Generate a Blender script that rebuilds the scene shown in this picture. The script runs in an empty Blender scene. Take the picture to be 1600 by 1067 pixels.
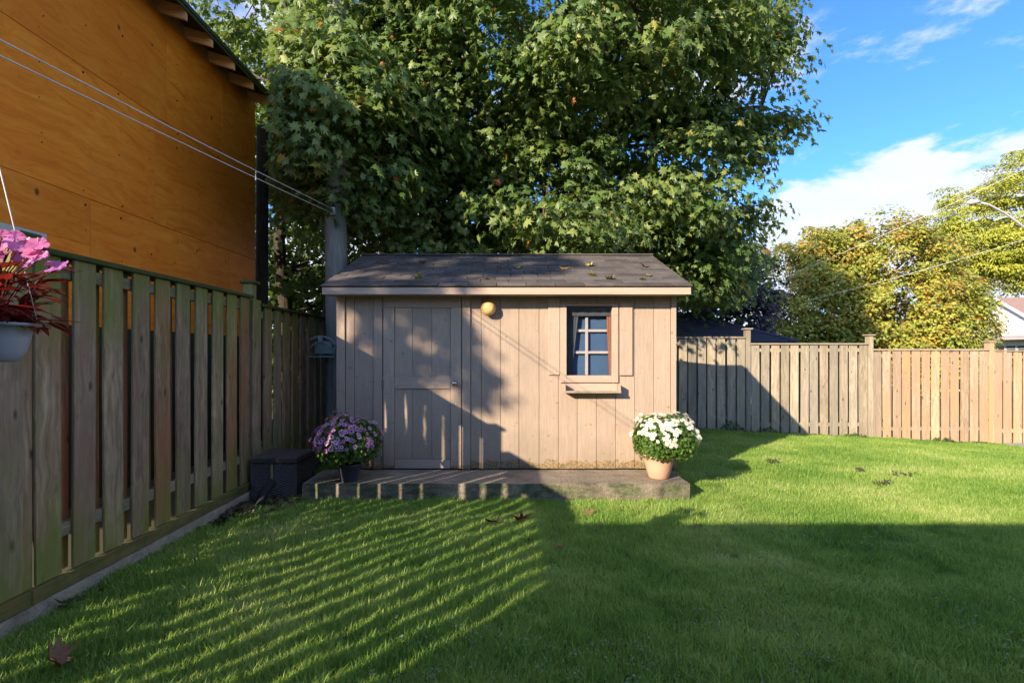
import bpy, bmesh, math, random
import numpy as np
from mathutils import Vector, Matrix
random.seed(7)
rng = np.random.default_rng(7)
SC = bpy.context.scene
COL = SC.collection
R = math.radians

# ------------------------------------------------------------------ camera
cam_d = bpy.data.cameras.new('camera')
cam = bpy.data.objects.new('camera', cam_d); COL.objects.link(cam)
cam.location = (0, 0, 1.42); cam.rotation_euler = (R(90), 0, 0)
cam_d.sensor_width = 36; cam_d.lens = 18
cam_d.shift_x = 0.00375; cam_d.shift_y = 0.0122
cam_d.clip_start = 0.05; cam_d.clip_end = 2000
SC.camera = cam
# ------------------------------------------------------------------ light
SUN = Vector((0.86, 1.0, -0.50))            # the way the light travels
sd = bpy.data.lights.new('sun', 'SUN'); sd.energy = 2.0; sd.angle = R(0.5); sd.color = (1.0, 0.83, 0.62)
sun = bpy.data.objects.new('sun', sd); COL.objects.link(sun)
sun.rotation_euler = SUN.to_track_quat('-Z', 'Y').to_euler(); sun.location = (-10, -10, 10)
W = bpy.data.worlds.new('World'); SC.world = W; W.use_nodes = True
SKY_STRENGTH = 0.15
SC.view_settings.view_transform = 'Standard'; SC.view_settings.look = 'None'
SC.view_settings.gamma = 1; SC.view_settings.use_curve_mapping = False
SC.view_settings.exposure = 2.35
SC.cycles.max_bounces = 8; SC.cycles.transparent_max_bounces = 8

# ------------------------------------------------------------------ node helper
class NT:
    def __init__(s, tree): s.t = tree
    def n(s, typ, ins=None, **kw):
        nd = s.t.nodes.new(typ)
        for k, v in kw.items(): setattr(nd, k, v)
        for k, v in (ins or {}).items():
            sock = nd.inputs[k]
            if isinstance(v, bpy.types.NodeSocket): s.t.links.new(v, sock)
            elif isinstance(v, bpy.types.Node): s.t.links.new(v.outputs[0], sock)
            else: sock.default_value = v
        return nd
    def math(s, op, a, b=0.0, c=None, clamp=False):
        ins = {0: a, 1: b}
        if c is not None: ins[2] = c
        return s.n('ShaderNodeMath', ins, operation=op, use_clamp=clamp).outputs[0]
    def vmath(s, op, a, b=(0, 0, 0)):
        return s.n('ShaderNodeVectorMath', {0: a, 1: b}, operation=op).outputs[0]
    def scale(s, v, xyz): return s.vmath('MULTIPLY', v, xyz)
    def noise(s, v, scale, detail=4, rough=.55, out=0, dist=0.0):
        return s.n('ShaderNodeTexNoise', {'Vector': v, 'Scale': scale, 'Detail': detail, 'Roughness': rough, 'Distortion': dist}).outputs[out]
    def ramp(s, f, stops, interp='LINEAR'):
        nd = s.n('ShaderNodeValToRGB', {0: f}); cr = nd.color_ramp; cr.interpolation = interp
        while len(cr.elements) < len(stops): cr.elements.new(0.5)
        for e, (p, c) in zip(cr.elements, stops):
            e.position = p; e.color = c if len(c) == 4 else (*c, 1)
        return nd.outputs[0]
    def mr(s, f, a, b, c=0.0, d=1.0):
        return s.n('ShaderNodeMapRange', {0: f, 1: a, 2: b, 3: c, 4: d}).outputs[0]
    def mix(s, f, a, b, blend='MIX'):
        nd = s.n('ShaderNodeMix', data_type='RGBA', blend_type=blend)
        for i, v in ((0, f), (6, a), (7, b)):
            if isinstance(v, bpy.types.NodeSocket): s.t.links.new(v, nd.inputs[i])
            else: nd.inputs[i].default_value = (*v, 1) if isinstance(v, tuple) and len(v) == 3 else v
        return nd.outputs[2]
    def bump(s, h, strength=.3, dist=.01):
        return s.n('ShaderNodeBump', {'Height': h, 'Strength': strength, 'Distance': dist}).outputs[0]
    def link(s, a, b): s.t.links.new(a, b)

def newmat(name):
    m = bpy.data.materials.new(name); m.use_nodes = True; m.node_tree.nodes.clear()
    return m, NT(m.node_tree)
def finish(nt, shader):
    o = nt.n('ShaderNodeOutputMaterial')
    nt.link(shader if isinstance(shader, bpy.types.NodeSocket) else shader.outputs[0], o.inputs[0])
def principled(nt, col, rough=.6, normal=None, metal=0.0, spec=.4, extra=None):
    ins = {'Roughness': rough, 'Metallic': metal, 'Specular IOR Level': spec}
    if isinstance(col, tuple): col = (*col, 1) if len(col) == 3 else col
    ins['Base Color'] = col
    if normal is not None: ins['Normal'] = normal
    ins.update(extra or {})
    return nt.n('ShaderNodeBsdfPrincipled', ins)

# world: clear sky with drifting clouds
nt = NT(W.node_tree); W.node_tree.nodes.clear()
sky = nt.n('ShaderNodeTexSky', sky_type='NISHITA', sun_disc=False)
sky.sun_elevation = math.atan2(.5, math.hypot(.86, 1)); sky.sun_rotation = math.atan2(-.86, -1.0)
sky.air_density = 1.0; sky.dust_density = 0.4; sky.ozone_density = 2.5
tc = nt.n('ShaderNodeTexCoord')
d = nt.vmath('NORMALIZE', tc.outputs['Generated'])
sep = nt.n('ShaderNodeSeparateXYZ', {0: d})
zz = nt.math('ADD', nt.math('MAXIMUM', sep.outputs[2], 0.0), 0.16)
pl = nt.n('ShaderNodeCombineXYZ', {0: nt.math('DIVIDE', sep.outputs[0], zz), 1: nt.math('DIVIDE', sep.outputs[1], zz), 2: sep.outputs[2]}).outputs[0]
pl = nt.vmath('ADD', pl, (11.3, 2.4, 0))
big = nt.noise(pl, 0.9, 3, .5)
fine = nt.noise(pl, 2.4, 9, .58, dist=.15)
s1 = nt.math('ADD', nt.math('MULTIPLY', big, .55), nt.math('MULTIPLY', fine, .6))
low = nt.ramp(sep.outputs[2], [(0.0, (.17,) * 3), (.16, (.11,) * 3), (.24, (.05,) * 3), (.33, (-.0,) * 3), (1, (.0,) * 3)])
s1 = nt.math('ADD', s1, low)
cm = nt.n('ShaderNodeMapRange', {0: s1, 1: .575, 2: .655, 3: 0, 4: 1}, interpolation_type='SMOOTHSTEP').outputs[0]
skyc = nt.mix(1.0, sky.outputs[0], (0.15, 0.275, 0.435), 'MULTIPLY')
shade = nt.mix(nt.noise(pl, 3.0, 4), (1.6, 1.63, 1.7), (1.1, 1.2, 1.42))
skc = nt.mix(nt.math('MULTIPLY', cm, .93), skyc, shade)
bg = nt.n('ShaderNodeBackground', {0: skc, 1: SKY_STRENGTH})
wo = nt.n('ShaderNodeOutputWorld'); nt.link(bg.outputs[0], wo.inputs[0])

# ------------------------------------------------------------------ mesh helpers
class MB:
    def __init__(s): s.v = []; s.f = []; s.sm = []
    def add(s, vs, fs, smooth=False):
        o = len(s.v); s.v += [tuple(v) for v in vs]; s.f += [tuple(i + o for i in f) for f in fs]; s.sm += [smooth] * len(fs)
        return s
    def box(s, x0, x1, y0, y1, z0, z1):
        return s.add([(x0, y0, z0), (x1, y0, z0), (x1, y1, z0), (x0, y1, z0), (x0, y0, z1), (x1, y0, z1), (x1, y1, z1), (x0, y1, z1)],
              [(0, 3, 2, 1), (4, 5, 6, 7), (0, 1, 5, 4), (1, 2, 6, 5), (2, 3, 7, 6), (3, 0, 4, 7)])
    def cbox(s, x0, x1, y0, y1, z0, z1, b=.003):
        """box with chamfered edges"""
        bm = bmesh.new(); r = bmesh.ops.create_cube(bm, size=1)
        for v in bm.verts:
            v.co = ((x0 + x1) / 2 + v.co.x * (x1 - x0), (y0 + y1) / 2 + v.co.y * (y1 - y0), (z0 + z1) / 2 + v.co.z * (z1 - z0))
        bmesh.ops.bevel(bm, geom=bm.edges[:], offset=b, segments=1, affect='EDGES')
        bm.verts.index_update()
        s.add([v.co[:] for v in bm.verts], [[v.index for v in f.verts] for f in bm.faces]); bm.free(); return s
    def tube(s, pts, rad, n=8, cap=True, smooth=True):
        pts = [Vector(p) for p in pts]
        if not hasattr(rad, '__len__'): rad = [rad] * len(pts)
        vs = []; fs = []; up = None
        for i, p in enumerate(pts):
            t = (pts[min(i + 1, len(pts) - 1)] - pts[max(i - 1, 0)]).normalized()
            if up is None:
                up = Vector((0, 0, 1)) if abs(t.z) < .9 else Vector((1, 0, 0))
            a = t.cross(up).normalized(); b = a.cross(t).normalized(); up = b
            for k in range(n):
                an = 2 * math.pi * k / n
                vs.append(p + (a * math.cos(an) + b * math.sin(an)) * rad[i])
        for i in range(len(pts) - 1):
            for k in range(n):
                k2 = (k + 1) % n
                fs.append((i * n + k, i * n + k2, (i + 1) * n + k2, (i + 1) * n + k))
        s.add(vs, fs, smooth)
        if cap:
            o = len(s.v) - len(vs)
            s.f.append(tuple(o + k for k in range(n - 1, -1, -1))); s.sm.append(False)
            s.f.append(tuple(o + (len(pts) - 1) * n + k for k in range(n))); s.sm.append(False)
        return s
    def lathe(s, prof, c=(0, 0, 0), n=32, axis='z'):
        vs = []; fs = []
        for r, z in prof:
            for k in range(n):
                a = 2 * math.pi * k / n; x, y = r * math.cos(a), r * math.sin(a)
                vs.append((c[0] + x, c[1] + y, c[2] + z) if axis == 'z' else (c[0] + x, c[1] + z, c[2] + y))
        for i in range(len(prof) - 1):
            for k in range(n):
                k2 = (k + 1) % n
                q = (i * n + k, i * n + k2, (i + 1) * n + k2, (i + 1) * n + k)
                fs.append(q if axis == 'z' else q[::-1])
        return s.add(vs, fs, True)
    def mesh(s, name, mat):
        me = bpy.data.meshes.new(name); me.from_pydata(s.v, [], s.f)
        me.polygons.foreach_set('use_smooth', s.sm); me.materials.append(mat); me.update(); return me
    def build(s, name, mat, parent=None, loc=None):
        return obj(name, s.mesh(name, mat), parent, loc)

def obj(name, me, parent=None, loc=None, rot=None):
    o = bpy.data.objects.new(name, me); COL.objects.link(o)
    if parent is not None: o.parent = parent
    if loc is not None: o.location = loc
    if rot is not None: o.rotation_euler = rot
    return o
def tag(o, label=None, cat=None, group=None, kind=None):
    for k, v in (('label', label), ('category', cat), ('group', group), ('kind', kind)):
        if v: o[k] = v
    return o
def thing(name, label, cat, loc=(0, 0, 0), group=None, rz=0):
    o = bpy.data.objects.new(name, None); COL.objects.link(o); o.location = loc; o.rotation_euler = (0, 0, rz)
    o.empty_display_size = .1
    return tag(o, label, cat, group)
def fast_mesh(name, V, F, mat, rnd=None, smooth=False):
    """V (n,3), F (m,k) all the same polygon size"""
    me = bpy.data.meshes.new(name); m, k = F.shape
    me.vertices.add(len(V)); me.vertices.foreach_set('co', V.astype(np.float32).ravel())
    me.loops.add(m * k); me.loops.foreach_set('vertex_index', F.astype(np.int32).ravel())
    me.polygons.add(m); me.polygons.foreach_set('loop_start', np.arange(0, m * k, k, dtype=np.int32))
    me.polygons.foreach_set('loop_total', np.full(m, k, dtype=np.int32))
    if smooth: me.polygons.foreach_set('use_smooth', np.ones(m, dtype=bool))
    if rnd is not None:
        a = me.attributes.new('rnd', 'FLOAT', 'POINT'); a.data.foreach_set('value', rnd.astype(np.float32))
    me.materials.append(mat); me.update(calc_edges=True); me.validate(); return me

def gz(x, y):
    s = min(1, max(0, (y - 4.8) / 5.2)); s = s * s * (3 - 2 * s)
    return -s * max(.03, .07 + .05 * (min(x, 12) - 3.9))
def P(px, py, Y):          # a pixel of the 1600x1067 photograph at depth Y
    return Vector(((px - 794) * Y / 800, Y, 1.42 - (py - 553) * Y / 800))

# ------------------------------------------------------------------ materials
def wood(name, c1, c2, moss=0.0, mosscol=(.075, .10, .025), top=2.0, axis='z', knots=True, rough=.85, grey=0.0, bot=.2, stain=0.35, warm=None):
    m, n = newmat(name)
    tc = n.n('ShaderNodeTexCoord'); oi = n.n('ShaderNodeObjectInfo'); ge = n.n('ShaderNodeNewGeometry')
    off = n.vmath('SCALE', (37.0, 53.0, 71.0)); off.node.inputs['Scale'].default_value = 1
    n.link(oi.outputs['Random'], off.node.inputs['Scale'])
    v = n.vmath('ADD', tc.outputs['Object'], off)
    st = {'z': (14, 14, .9), 'x': (.9, 14, 14), 'y': (14, .9, 14)}[axis]
    warp = n.noise(v, 2.2, 2, out=1)
    v2 = n.vmath('ADD', n.scale(v, st), n.scale(warp, (1.6, 1.6, 1.6)))
    grain = n.noise(v2, 2.2, 6, .65)
    broad = n.noise(n.scale(v, {'z': (3, 3, .8), 'x': (.8, 3, 3), 'y': (3, .8, 3)}[axis]), 1.6, 3)
    col = n.mix(n.mr(grain, .36, .66), c1, c2)
    col = n.mix(n.math('MULTIPLY', n.mr(broad, .4, .7), stain), col, n.mix(.5, c2, (.05, .035, .02)))
    col = n.mix(1.0, col, n.mr(oi.outputs['Random'], 0, 1, .72, 1.18), 'MULTIPLY')
    if warm:
        r2 = n.math('FRACT', n.math('MULTIPLY', oi.outputs['Random'], 17.3))
        col = n.mix(n.math('MULTIPLY', r2, n.mr(broad, .3, .6)), col, warm)
    if grey:
        r3 = n.math('FRACT', n.math('MULTIPLY', oi.outputs['Random'], 7.7))
        col = n.mix(n.math('MULTIPLY', r3, grey), col, (.20, .20, .19))
    if knots:
        kv = n.n('ShaderNodeTexVoronoi', {'Vector': n.scale(v, {'z': (6, 6, 2.6), 'x': (2.6, 6, 6), 'y': (6, 2.6, 6)}[axis]), 'Scale': 1.3}, feature='F1')
        kd = n.mr(kv.outputs['Distance'], .05, .14, 1, 0)
        col = n.mix(n.math('MULTIPLY', kd, .75), col, (.035, .02, .012))
    if moss:
        pz = n.n('ShaderNodeSeparateXYZ', {0: ge.outputs['Position']}).outputs[2]
        t = n.math('ADD', n.mr(pz, top - .75, top, 0, .42), n.mr(pz, bot, bot + .55, .38, 0))
        mn = n.noise(n.scale(v, (4, 4, 1.3)), 2.0, 5, .6)
        mf = n.mr(n.math('ADD', n.math('ADD', mn, t), n.mr(oi.outputs['Random'], 0, 1, -.12, .12)), .52, .95, 0, moss)
        col = n.mix(mf, col, mosscol)
    h = n.math('ADD', grain, n.math('MULTIPLY', broad, .3))
    finish(n, principled(n, col, rough, n.bump(h, .45, .006), spec=.25)); return m

M = {}
M['fence_left'] = wood('weathered_mossy_wood', (.56, .40, .24), (.20, .135, .08), moss=.8, top=2.0, bot=.2, grey=.35, warm=(.36, .14, .05), mosscol=(.17, .20, .03))
M['fence_rail'] = wood('rail_wood', (.46, .38, .26), (.25, .20, .13), moss=.6, axis='y', knots=False)
M['cap_left'] = wood('mossy_cap_wood', (.17, .16, .08), (.07, .075, .035), moss=.9, axis='y', top=1.3, mosscol=(.05, .075, .02), knots=False)
M['kick_left'] = wood('mossy_kickboard_wood', (.28, .19, .07), (.14, .11, .04), moss=.7, axis='y', bot=.0, knots=False)
M['fence_far'] = wood('weathered_fence_wood', (.56, .46, .33), (.30, .24, .17), moss=.25, top=1.9, grey=.55, bot=-.3)
M['fence_new'] = wood('new_fence_wood', (.60, .46, .32), (.36, .25, .16), grey=.35, warm=(.62, .33, .16))
M['fence_railx'] = wood('fence_rail_wood', (.45, .37, .27), (.27, .215, .155), axis='x', grey=.3, knots=False)
M['deadwood'] = wood('weathered_pole_wood', (.27, .265, .24), (.15, .15, .13), moss=.25, top=1.2, knots=False, mosscol=(.09, .13, .10))
M['rafter'] = wood('pine_rafter_wood', (.85, .55, .26), (.65, .38, .15), axis='x', knots=False)
M['dark_pole'] = wood('dark_wet_post_wood', (.05, .045, .035), (.02, .018, .015), knots=False)

def plywood():
    m, n = newmat('plywood'); tc = n.n('ShaderNodeTexCoord'); oi = n.n('ShaderNodeObjectInfo')
    off = n.vmath('SCALE', (17.0, 33.0, 51.0)); n.link(oi.outputs['Random'], off.node.inputs['Scale'])
    v = n.vmath('ADD', tc.outputs['Object'], off)
    w = n.noise(n.scale(v, (1, .45, 1.2)), 1.3, 3, out=1)
    v2 = n.vmath('ADD', n.scale(v, (3, .9, 5.5)), n.scale(w, (3, 3, 3)))
    g = n.noise(v2, 2.4, 6, .7, dist=.6)
    col = n.ramp(g, [(.25, (.66, .16, .010)), (.5, (.92, .285, .022)), (.75, (.98, .42, .055))])
    b = n.noise(v, .6, 2)
    col = n.mix(n.mr(b, .35, .65, 0, .5), col, (.80, .19, .012))
    col = n.mix(1.0, col, n.mr(oi.outputs['Random'], 0, 1, .85, 1.1), 'MULTIPLY')
    ks = n.n('ShaderNodeTexVoronoi', {'Vector': n.scale(v, (1, 1.1, .75)), 'Scale': 2.6})
    kd = n.mr(ks.outputs['Distance'], .035, .075, 1, 0)
    ring = n.mr(n.math('ABSOLUTE', n.math('SUBTRACT', ks.outputs['Distance'], .13)), 0, .05, .28, 0)
    col = n.mix(ring, col, (.75, .33, .09)); col = n.mix(n.math('MULTIPLY', kd, .8), col, (.05, .02, .008))
    finish(n, principled(n, col, .6, n.bump(g, .3, .004), spec=.3)); return m
M['plywood'] = plywood()

def paint(name, c, worn=True, axis=(40, 40, 2.0), k=.9, bot=.30):
    m, n = newmat(name); tc = n.n('ShaderNodeTexCoord'); oi = n.n('ShaderNodeObjectInfo'); ge = n.n('ShaderNodeNewGeometry')
    v = n.vmath('ADD', tc.outputs['Object'], n.vmath('SCALE', (7.0, 5.0, 3.0))); 
    g = n.noise(n.scale(v, axis), 2.2, 5, .7)
    b = n.noise(v, 2.0, 5, .6)
    sp = n.noise(v, 60, 3, .6)
    col = n.mix(n.mr(b, .3, .7, 0, .45), c, tuple(x * .82 for x in c))
    col = n.mix(n.mr(g, .35, .6, .42, 0), col, tuple(x * .6 for x in c))
    col = n.mix(1.0, col, n.mr(oi.outputs['Random'], 0, 1, .95, 1.04), 'MULTIPLY')
    if worn:
        pz = n.n('ShaderNodeSeparateXYZ', {0: ge.outputs['Position']}).outputs[2]
        e = n.math('ADD', n.mr(pz, .20, bot, .36, 0), n.noise(n.scale(v, (9, 9, 14)), 1.4, 6, .7))
        mk = n.mr(e, .62, .70)
        raw = n.mix(n.mr(sp, .4, .6), (.40, .24, .10), (.09, .08, .035))
        col = n.mix(mk, col, raw)
        dirt = n.mr(n.math('ADD', n.mr(pz, .18, .75, .35, 0), b), .55, 1.0, 0, .5)
        col = n.mix(dirt, col, (.20, .17, .12))
    h = n.math('ADD', g, n.math('MULTIPLY', sp, .35))
    finish(n, principled(n, col, .62, n.bump(h, .5, .004), spec=.35)); return m
BE = (.425, .325, .245)
M['paint'] = paint('beige_painted_siding', BE)
M['paint_trim'] = paint('beige_painted_trim', (.455, .345, .262), worn=True, bot=.24)
M['paint_trimx'] = paint('beige_painted_board', (.465, .35, .27), worn=False, axis=(2, 40, 40))
M['fascia'] = paint('beige_painted_fascia', (.50, .38, .285), worn=False, axis=(1.5, 30, 30))

def simple(name, c, rough=.6, metal=0.0, var=.2, scale=8, bump=.1, spec=.4, extra=None, dark=None):
    m, n = newmat(name); tc = n.n('ShaderNodeTexCoord'); oi = n.n('ShaderNodeObjectInfo')
    b = n.noise(tc.outputs['Object'], scale, 5, .6)
    col = n.mix(n.mr(b, .3, .7), c, dark or tuple(x * (1 - var) for x in c))
    finish(n, principled(n, col, rough, n.bump(b, bump, .004), metal, spec, extra)); return m
M['white_frame'] = simple('white_vinyl', (.62, .64, .62), .4)
M['muntin'] = simple('pale_muntin_paint', (.60, .50, .46), .5)
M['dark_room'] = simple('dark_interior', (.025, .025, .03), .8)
M['curtain_dark'] = simple('grey_curtain_cloth', (.085, .09, .10), .9, scale=30)
M['curtain_red'] = simple('rust_curtain_cloth', (.42, .15, .09), .9, scale=30)
M['sky_reflection'] = simple('blue_sky_reflection', (.065, .125, .235), .7, var=.15, scale=3)
M['metal'] = simple('brushed_metal', (.62, .60, .58), .28, 1.0, scale=20)
M['hinge'] = simple('painted_hinge', (.22, .17, .14), .5)
M['galv'] = simple('galvanised_metal', (.60, .60, .60), .4, .3)
M['hanger'] = simple('green_grey_plastic', (.30, .42, .40), .45, var=.35)
M['wicker_trim'] = simple('dark_plastic', (.10, .085, .085), .5, var=.6, scale=10)
M['pipe'] = simple('black_pipe_plastic', (.015, .015, .02), .8)
M['terracotta'] = simple('pale_terracotta', (.60, .36, .25), .75, var=.16, scale=9, bump=.2)
M['greypot'] = simple('slate_plastic', (.06, .06, .10), .45, var=.3)
M['hangpot'] = simple('pale_blue_plastic', (.40, .42, .50), .4, var=.1)
M['globe'] = simple('cream_glass', (.84, .60, .27), .4, var=.3, scale=22, bump=.1, dark=(.74, .47, .17))
M['wire'] = simple('pale_cable', (.75, .72, .68), .5)
M['soil'] = simple('potting_soil', (.03, .02, .012), .95, scale=60, bump=.6)
M['pavers'] = simple('concrete_path', (.33, .33, .33), .9, scale=20)
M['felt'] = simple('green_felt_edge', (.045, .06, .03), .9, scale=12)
M['siding_white'] = simple('white_siding', (.74, .73, .72), .5, var=.06)
M['siding_pink'] = simple('pinkish_fascia', (.55, .45, .42), .6, var=.1)
M['stucco'] = simple('house_render', (.45, .42, .38), .85)
M['nail'] = simple('rusty_nail_mark', (.10, .035, .012), .9, var=.6)
M['winglass'] = simple('dark_glass', (.03, .04, .05), .12, var=.1, spec=.8)

def glass():
    m, n = newmat('window_glass')
    fr = n.n('ShaderNodeFresnel', {'IOR': 1.5})
    tc = n.n('ShaderNodeTexCoord')
    d = n.noise(tc.outputs['Object'], 9, 5)
    f = n.math('MULTIPLY', n.math('ADD', fr.outputs[0], n.mr(d, .4, .8, 0, .06)), n.math('SUBTRACT', 1.0, n.n('ShaderNodeNewGeometry').outputs['Backfacing']))
    tr = n.n('ShaderNodeBsdfTransparent', {0: (.92, .94, .95, 1)}); gl = n.n('ShaderNodeBsdfGlossy', {'Roughness': .03})
    mx = n.n('ShaderNodeMixShader', {0: f}); n.link(tr.outputs[0], mx.inputs[1]); n.link(gl.outputs[0], mx.inputs[2])
    finish(n, mx); return m
M['glass'] = glass()

def concrete(name, c=(.31, .255, .19), moss=.7, edge=.18):
    m, n = newmat(name); tc = n.n('ShaderNodeTexCoord'); ge = n.n('ShaderNodeNewGeometry')
    v = tc.outputs['Object']
    a = n.noise(v, 3, 8, .65); b = n.noise(v, 55, 4, .7); c2 = n.noise(v, 1.2, 3)
    col = n.mix(n.mr(a, .35, .65), c, tuple(x * .55 for x in c))
    col = n.mix(n.mr(b, .45, .75, 0, .6), col, (.34, .30, .23))
    nz = n.n('ShaderNodeSeparateXYZ', {0: ge.outputs['Normal']}).outputs[2]
    side = n.mr(nz, .2, .8, 1, .10)
    mn = n.noise(n.scale(v, (1.6, 1.6, 3)), 2.6, 6, .7)
    mf = n.math('MULTIPLY', n.mr(mn, .40, .62, 0, moss), side)
    col = n.mix(mf, col, (.05, .075, .028))
    col = n.mix(n.math('MULTIPLY', n.mr(n.noise(v, 4.5, 6, .7), .55, .68), .45), col, (.05, .042, .032))
    vo = n.n('ShaderNodeTexVoronoi', {'Vector': v, 'Scale': 45.0}).outputs['Distance']
    h = n.math('ADD', n.math('MULTIPLY', b, .8), n.math('ADD', a, n.math('MULTIPLY', vo, .5)))
    finish(n, principled(n, col, .88, n.bump(h, .8, .012), spec=.25)); return m
M['slab'] = concrete('mossy_concrete', moss=.9)
M['strip'] = concrete('pale_concrete', (.55, .47, .37), .25)

def shingles_mat(name, c1, c2, rows=False, dark=.45):
    m, n = newmat(name); tc = n.n('ShaderNodeTexCoord'); oi = n.n('ShaderNodeObjectInfo'); ge = n.n('ShaderNodeNewGeometry')
    p = ge.outputs['Position']
    g = n.noise(p, 260, 2, .8); b = n.noise(p, 5, 5, .65)
    col = n.mix(n.mr(g, .35, .65), c1, c2)
    col = n.mix(1.0, col, n.mr(oi.outputs['Random'], 0, 1, .70, 1.25), 'MULTIPLY')
    col = n.mix(n.mr(b, .45, .7, 0, dark), col, (.035, .03, .028))
    h = g
    if rows:
        br = n.n('ShaderNodeTexBrick', {'Vector': tc.outputs['UV'] if False else n.scale(p, (1, 1, 1)), 'Scale': 3.0, 'Mortar Size': .02, 'Color1': (1, 1, 1, 1), 'Color2': (.6, .6, .6, 1), 'Mortar': (.1, .1, .1, 1)})
        col = n.mix(.6, col, br.outputs[0], 'MULTIPLY')
    finish(n, principled(n, col, .92, n.bump(h, .5, .003), spec=.2)); return m
M['shingle'] = shingles_mat('brown_asphalt_shingle', (.155, .135, .125), (.07, .062, .06))
M['shingle_blue'] = shingles_mat('dark_blue_shingle', (.10, .115, .155), (.055, .062, .085), dark=.3)
M['shingle_pink'] = shingles_mat('pinkish_shingle', (.38, .25, .22), (.26, .17, .15), dark=.2)

def bricks():
    m, n = newmat('orange_brick'); tc = n.n('ShaderNodeTexCoord')
    s = n.n('ShaderNodeSeparateXYZ', {0: tc.outputs['Object']})
    v = n.n('ShaderNodeCombineXYZ', {0: n.math('ADD', s.outputs[0], s.outputs[1]), 1: s.outputs[2]})
    br = n.n('ShaderNodeTexBrick', {'Vector': v, 'Scale': 4.0, 'Mortar Size': .02, 'Color1': (.40, .15, .07, 1), 'Color2': (.50, .24, .12, 1), 'Mortar': (.35, .3, .26, 1), 'Row Height': .3})
    finish(n, principled(n, br.outputs[0], .9)); return m
M['brick'] = bricks()

def wicker():
    m, n = newmat('dark_wicker_weave'); tc = n.n('ShaderNodeTexCoord'); v = tc.outputs['Object']
    s = n.n('ShaderNodeSeparateXYZ', {0: v}); u = n.math('ADD', s.outputs[0], s.outputs[1])
    a = n.math('SINE', n.math('MULTIPLY', s.outputs[2], 260.0)); b = n.math('SINE', n.math('MULTIPLY', u, 90.0))
    sg = n.math('SIGN', b); h = n.math('MULTIPLY', a, b)
    nz = n.noise(v, 7, 4)
    col = n.mix(n.mr(h, -1, 1), (.015, .014, .016), (.17, .15, .15)); col = n.mix(n.mr(nz, .5, .7, 0, .6), col, (.10, .09, .12))
    finish(n, principled(n, col, .5, n.bump(h, .8, .008))); return m
M['wicker'] = wicker()

def leafmat(name, stops, trans=.3, rough=.45, tcol=(.35, .5, .04), objrand=False, spec=.45, under=.25):
    m, n = newmat(name)
    if objrand: r = n.n('ShaderNodeObjectInfo').outputs['Random']
    else: r = n.n('ShaderNodeAttribute', attribute_name='rnd', attribute_type='GEOMETRY').outputs['Fac']
    col = n.ramp(r, stops)
    ge = n.n('ShaderNodeNewGeometry')
    col = n.mix(n.math('MULTIPLY', ge.outputs['Backfacing'], under), col, (.20, .26, .14))
    nz = n.noise(ge.outputs['Position'], 38, 3)
    col = n.mix(1.0, col, n.mr(nz, .3, .7, .82, 1.15), 'MULTIPLY')
    p = principled(n, col, rough, n.bump(nz, .25, .01), spec=spec)
    tcl = n.mix(.5, col, tcol)
    t = n.n('ShaderNodeBsdfTranslucent', {0: tcl})
    mx = n.n('ShaderNodeMixShader', {0: trans}); n.link(p.outputs[0], mx.inputs[1]); n.link(t.outputs[0], mx.inputs[2])
    finish(n, mx); return m
MAPLE = [(0, (.055, .115, .025)), (.35, (.11, .185, .04)), (.70, (.20, .27, .075)), (.93, (.34, .38, .10)), (.965, (.42, .33, .04)), (.985, (.50, .16, .03)), (1, (.36, .10, .03))]
M['maple'] = leafmat('maple_leaf_green', MAPLE, rough=.42, spec=.55, trans=.36)
M['maple_obj'] = leafmat('maple_leaf_green_single', MAPLE, objrand=True, rough=.45, spec=.4)
M['backleaf'] = leafmat('dark_tree_leaf', [(0, (.035, .06, .015)), (.6, (.06, .10, .02)), (1, (.12, .17, .03))], trans=.35)
M['plumleaf'] = leafmat('purple_leaf', [(0, (.030, .022, .040)), (.6, (.06, .045, .07)), (.9, (.08, .08, .06)), (1, (.10, .14, .05))], trans=.2, tcol=(.2, .08, .1))
M['autumn'] = leafmat('autumn_maple_leaf', [(0, (.19, .27, .045)), (.35, (.34, .41, .07)), (.6, (.50, .46, .08)), (.8, (.46, .27, .05)), (1, (.42, .15, .04))], trans=.35, tcol=(.6, .45, .05))
M['yellow'] = leafmat('yellow_locust_leaf', [(0, (.18, .24, .03)), (.4, (.40, .44, .05)), (1, (.58, .55, .08))], trans=.35, tcol=(.6, .55, .08))
M['mumleaf'] = leafmat('mum_leaf', [(0, (.05, .11, .02)), (.6, (.09, .18, .03)), (1, (.17, .28, .05))], trans=.3)
M['impleaf'] = leafmat('maroon_leaf', [(0, (.05, .012, .012)), (.6, (.12, .022, .02)), (1, (.25, .05, .03))], objrand=True, trans=.3, tcol=(.8, .08, .04), under=0)
M['ivy'] = leafmat('weed_leaf', [(0, (.03, .06, .015)), (1, (.08, .14, .03))], trans=.25)
M['pinkpetal'] = leafmat('pink_petal', [(0, (.60, .14, .40)), (.5, (.72, .26, .46)), (1, (.45, .18, .56))], objrand=True, trans=.35, tcol=(.9, .2, .5), under=0)
M['purplepetal'] = leafmat('mauve_petal', [(0, (.52, .16, .36)), (.5, (.70, .38, .58)), (1, (.80, .58, .74))], objrand=True, trans=.2, tcol=(.6, .2, .5), under=0)
M['whitepetal'] = leafmat('white_petal', [(0, (.78, .77, .66)), (1, (.86, .85, .80))], objrand=True, trans=.15, tcol=(.9, .9, .8), under=0)
M['centre_dark'] = simple('flower_centre_maroon', (.12, .01, .06), .8)
M['centre_yellow'] = simple('flower_centre_yellow', (.65, .55, .12), .8)
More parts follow.
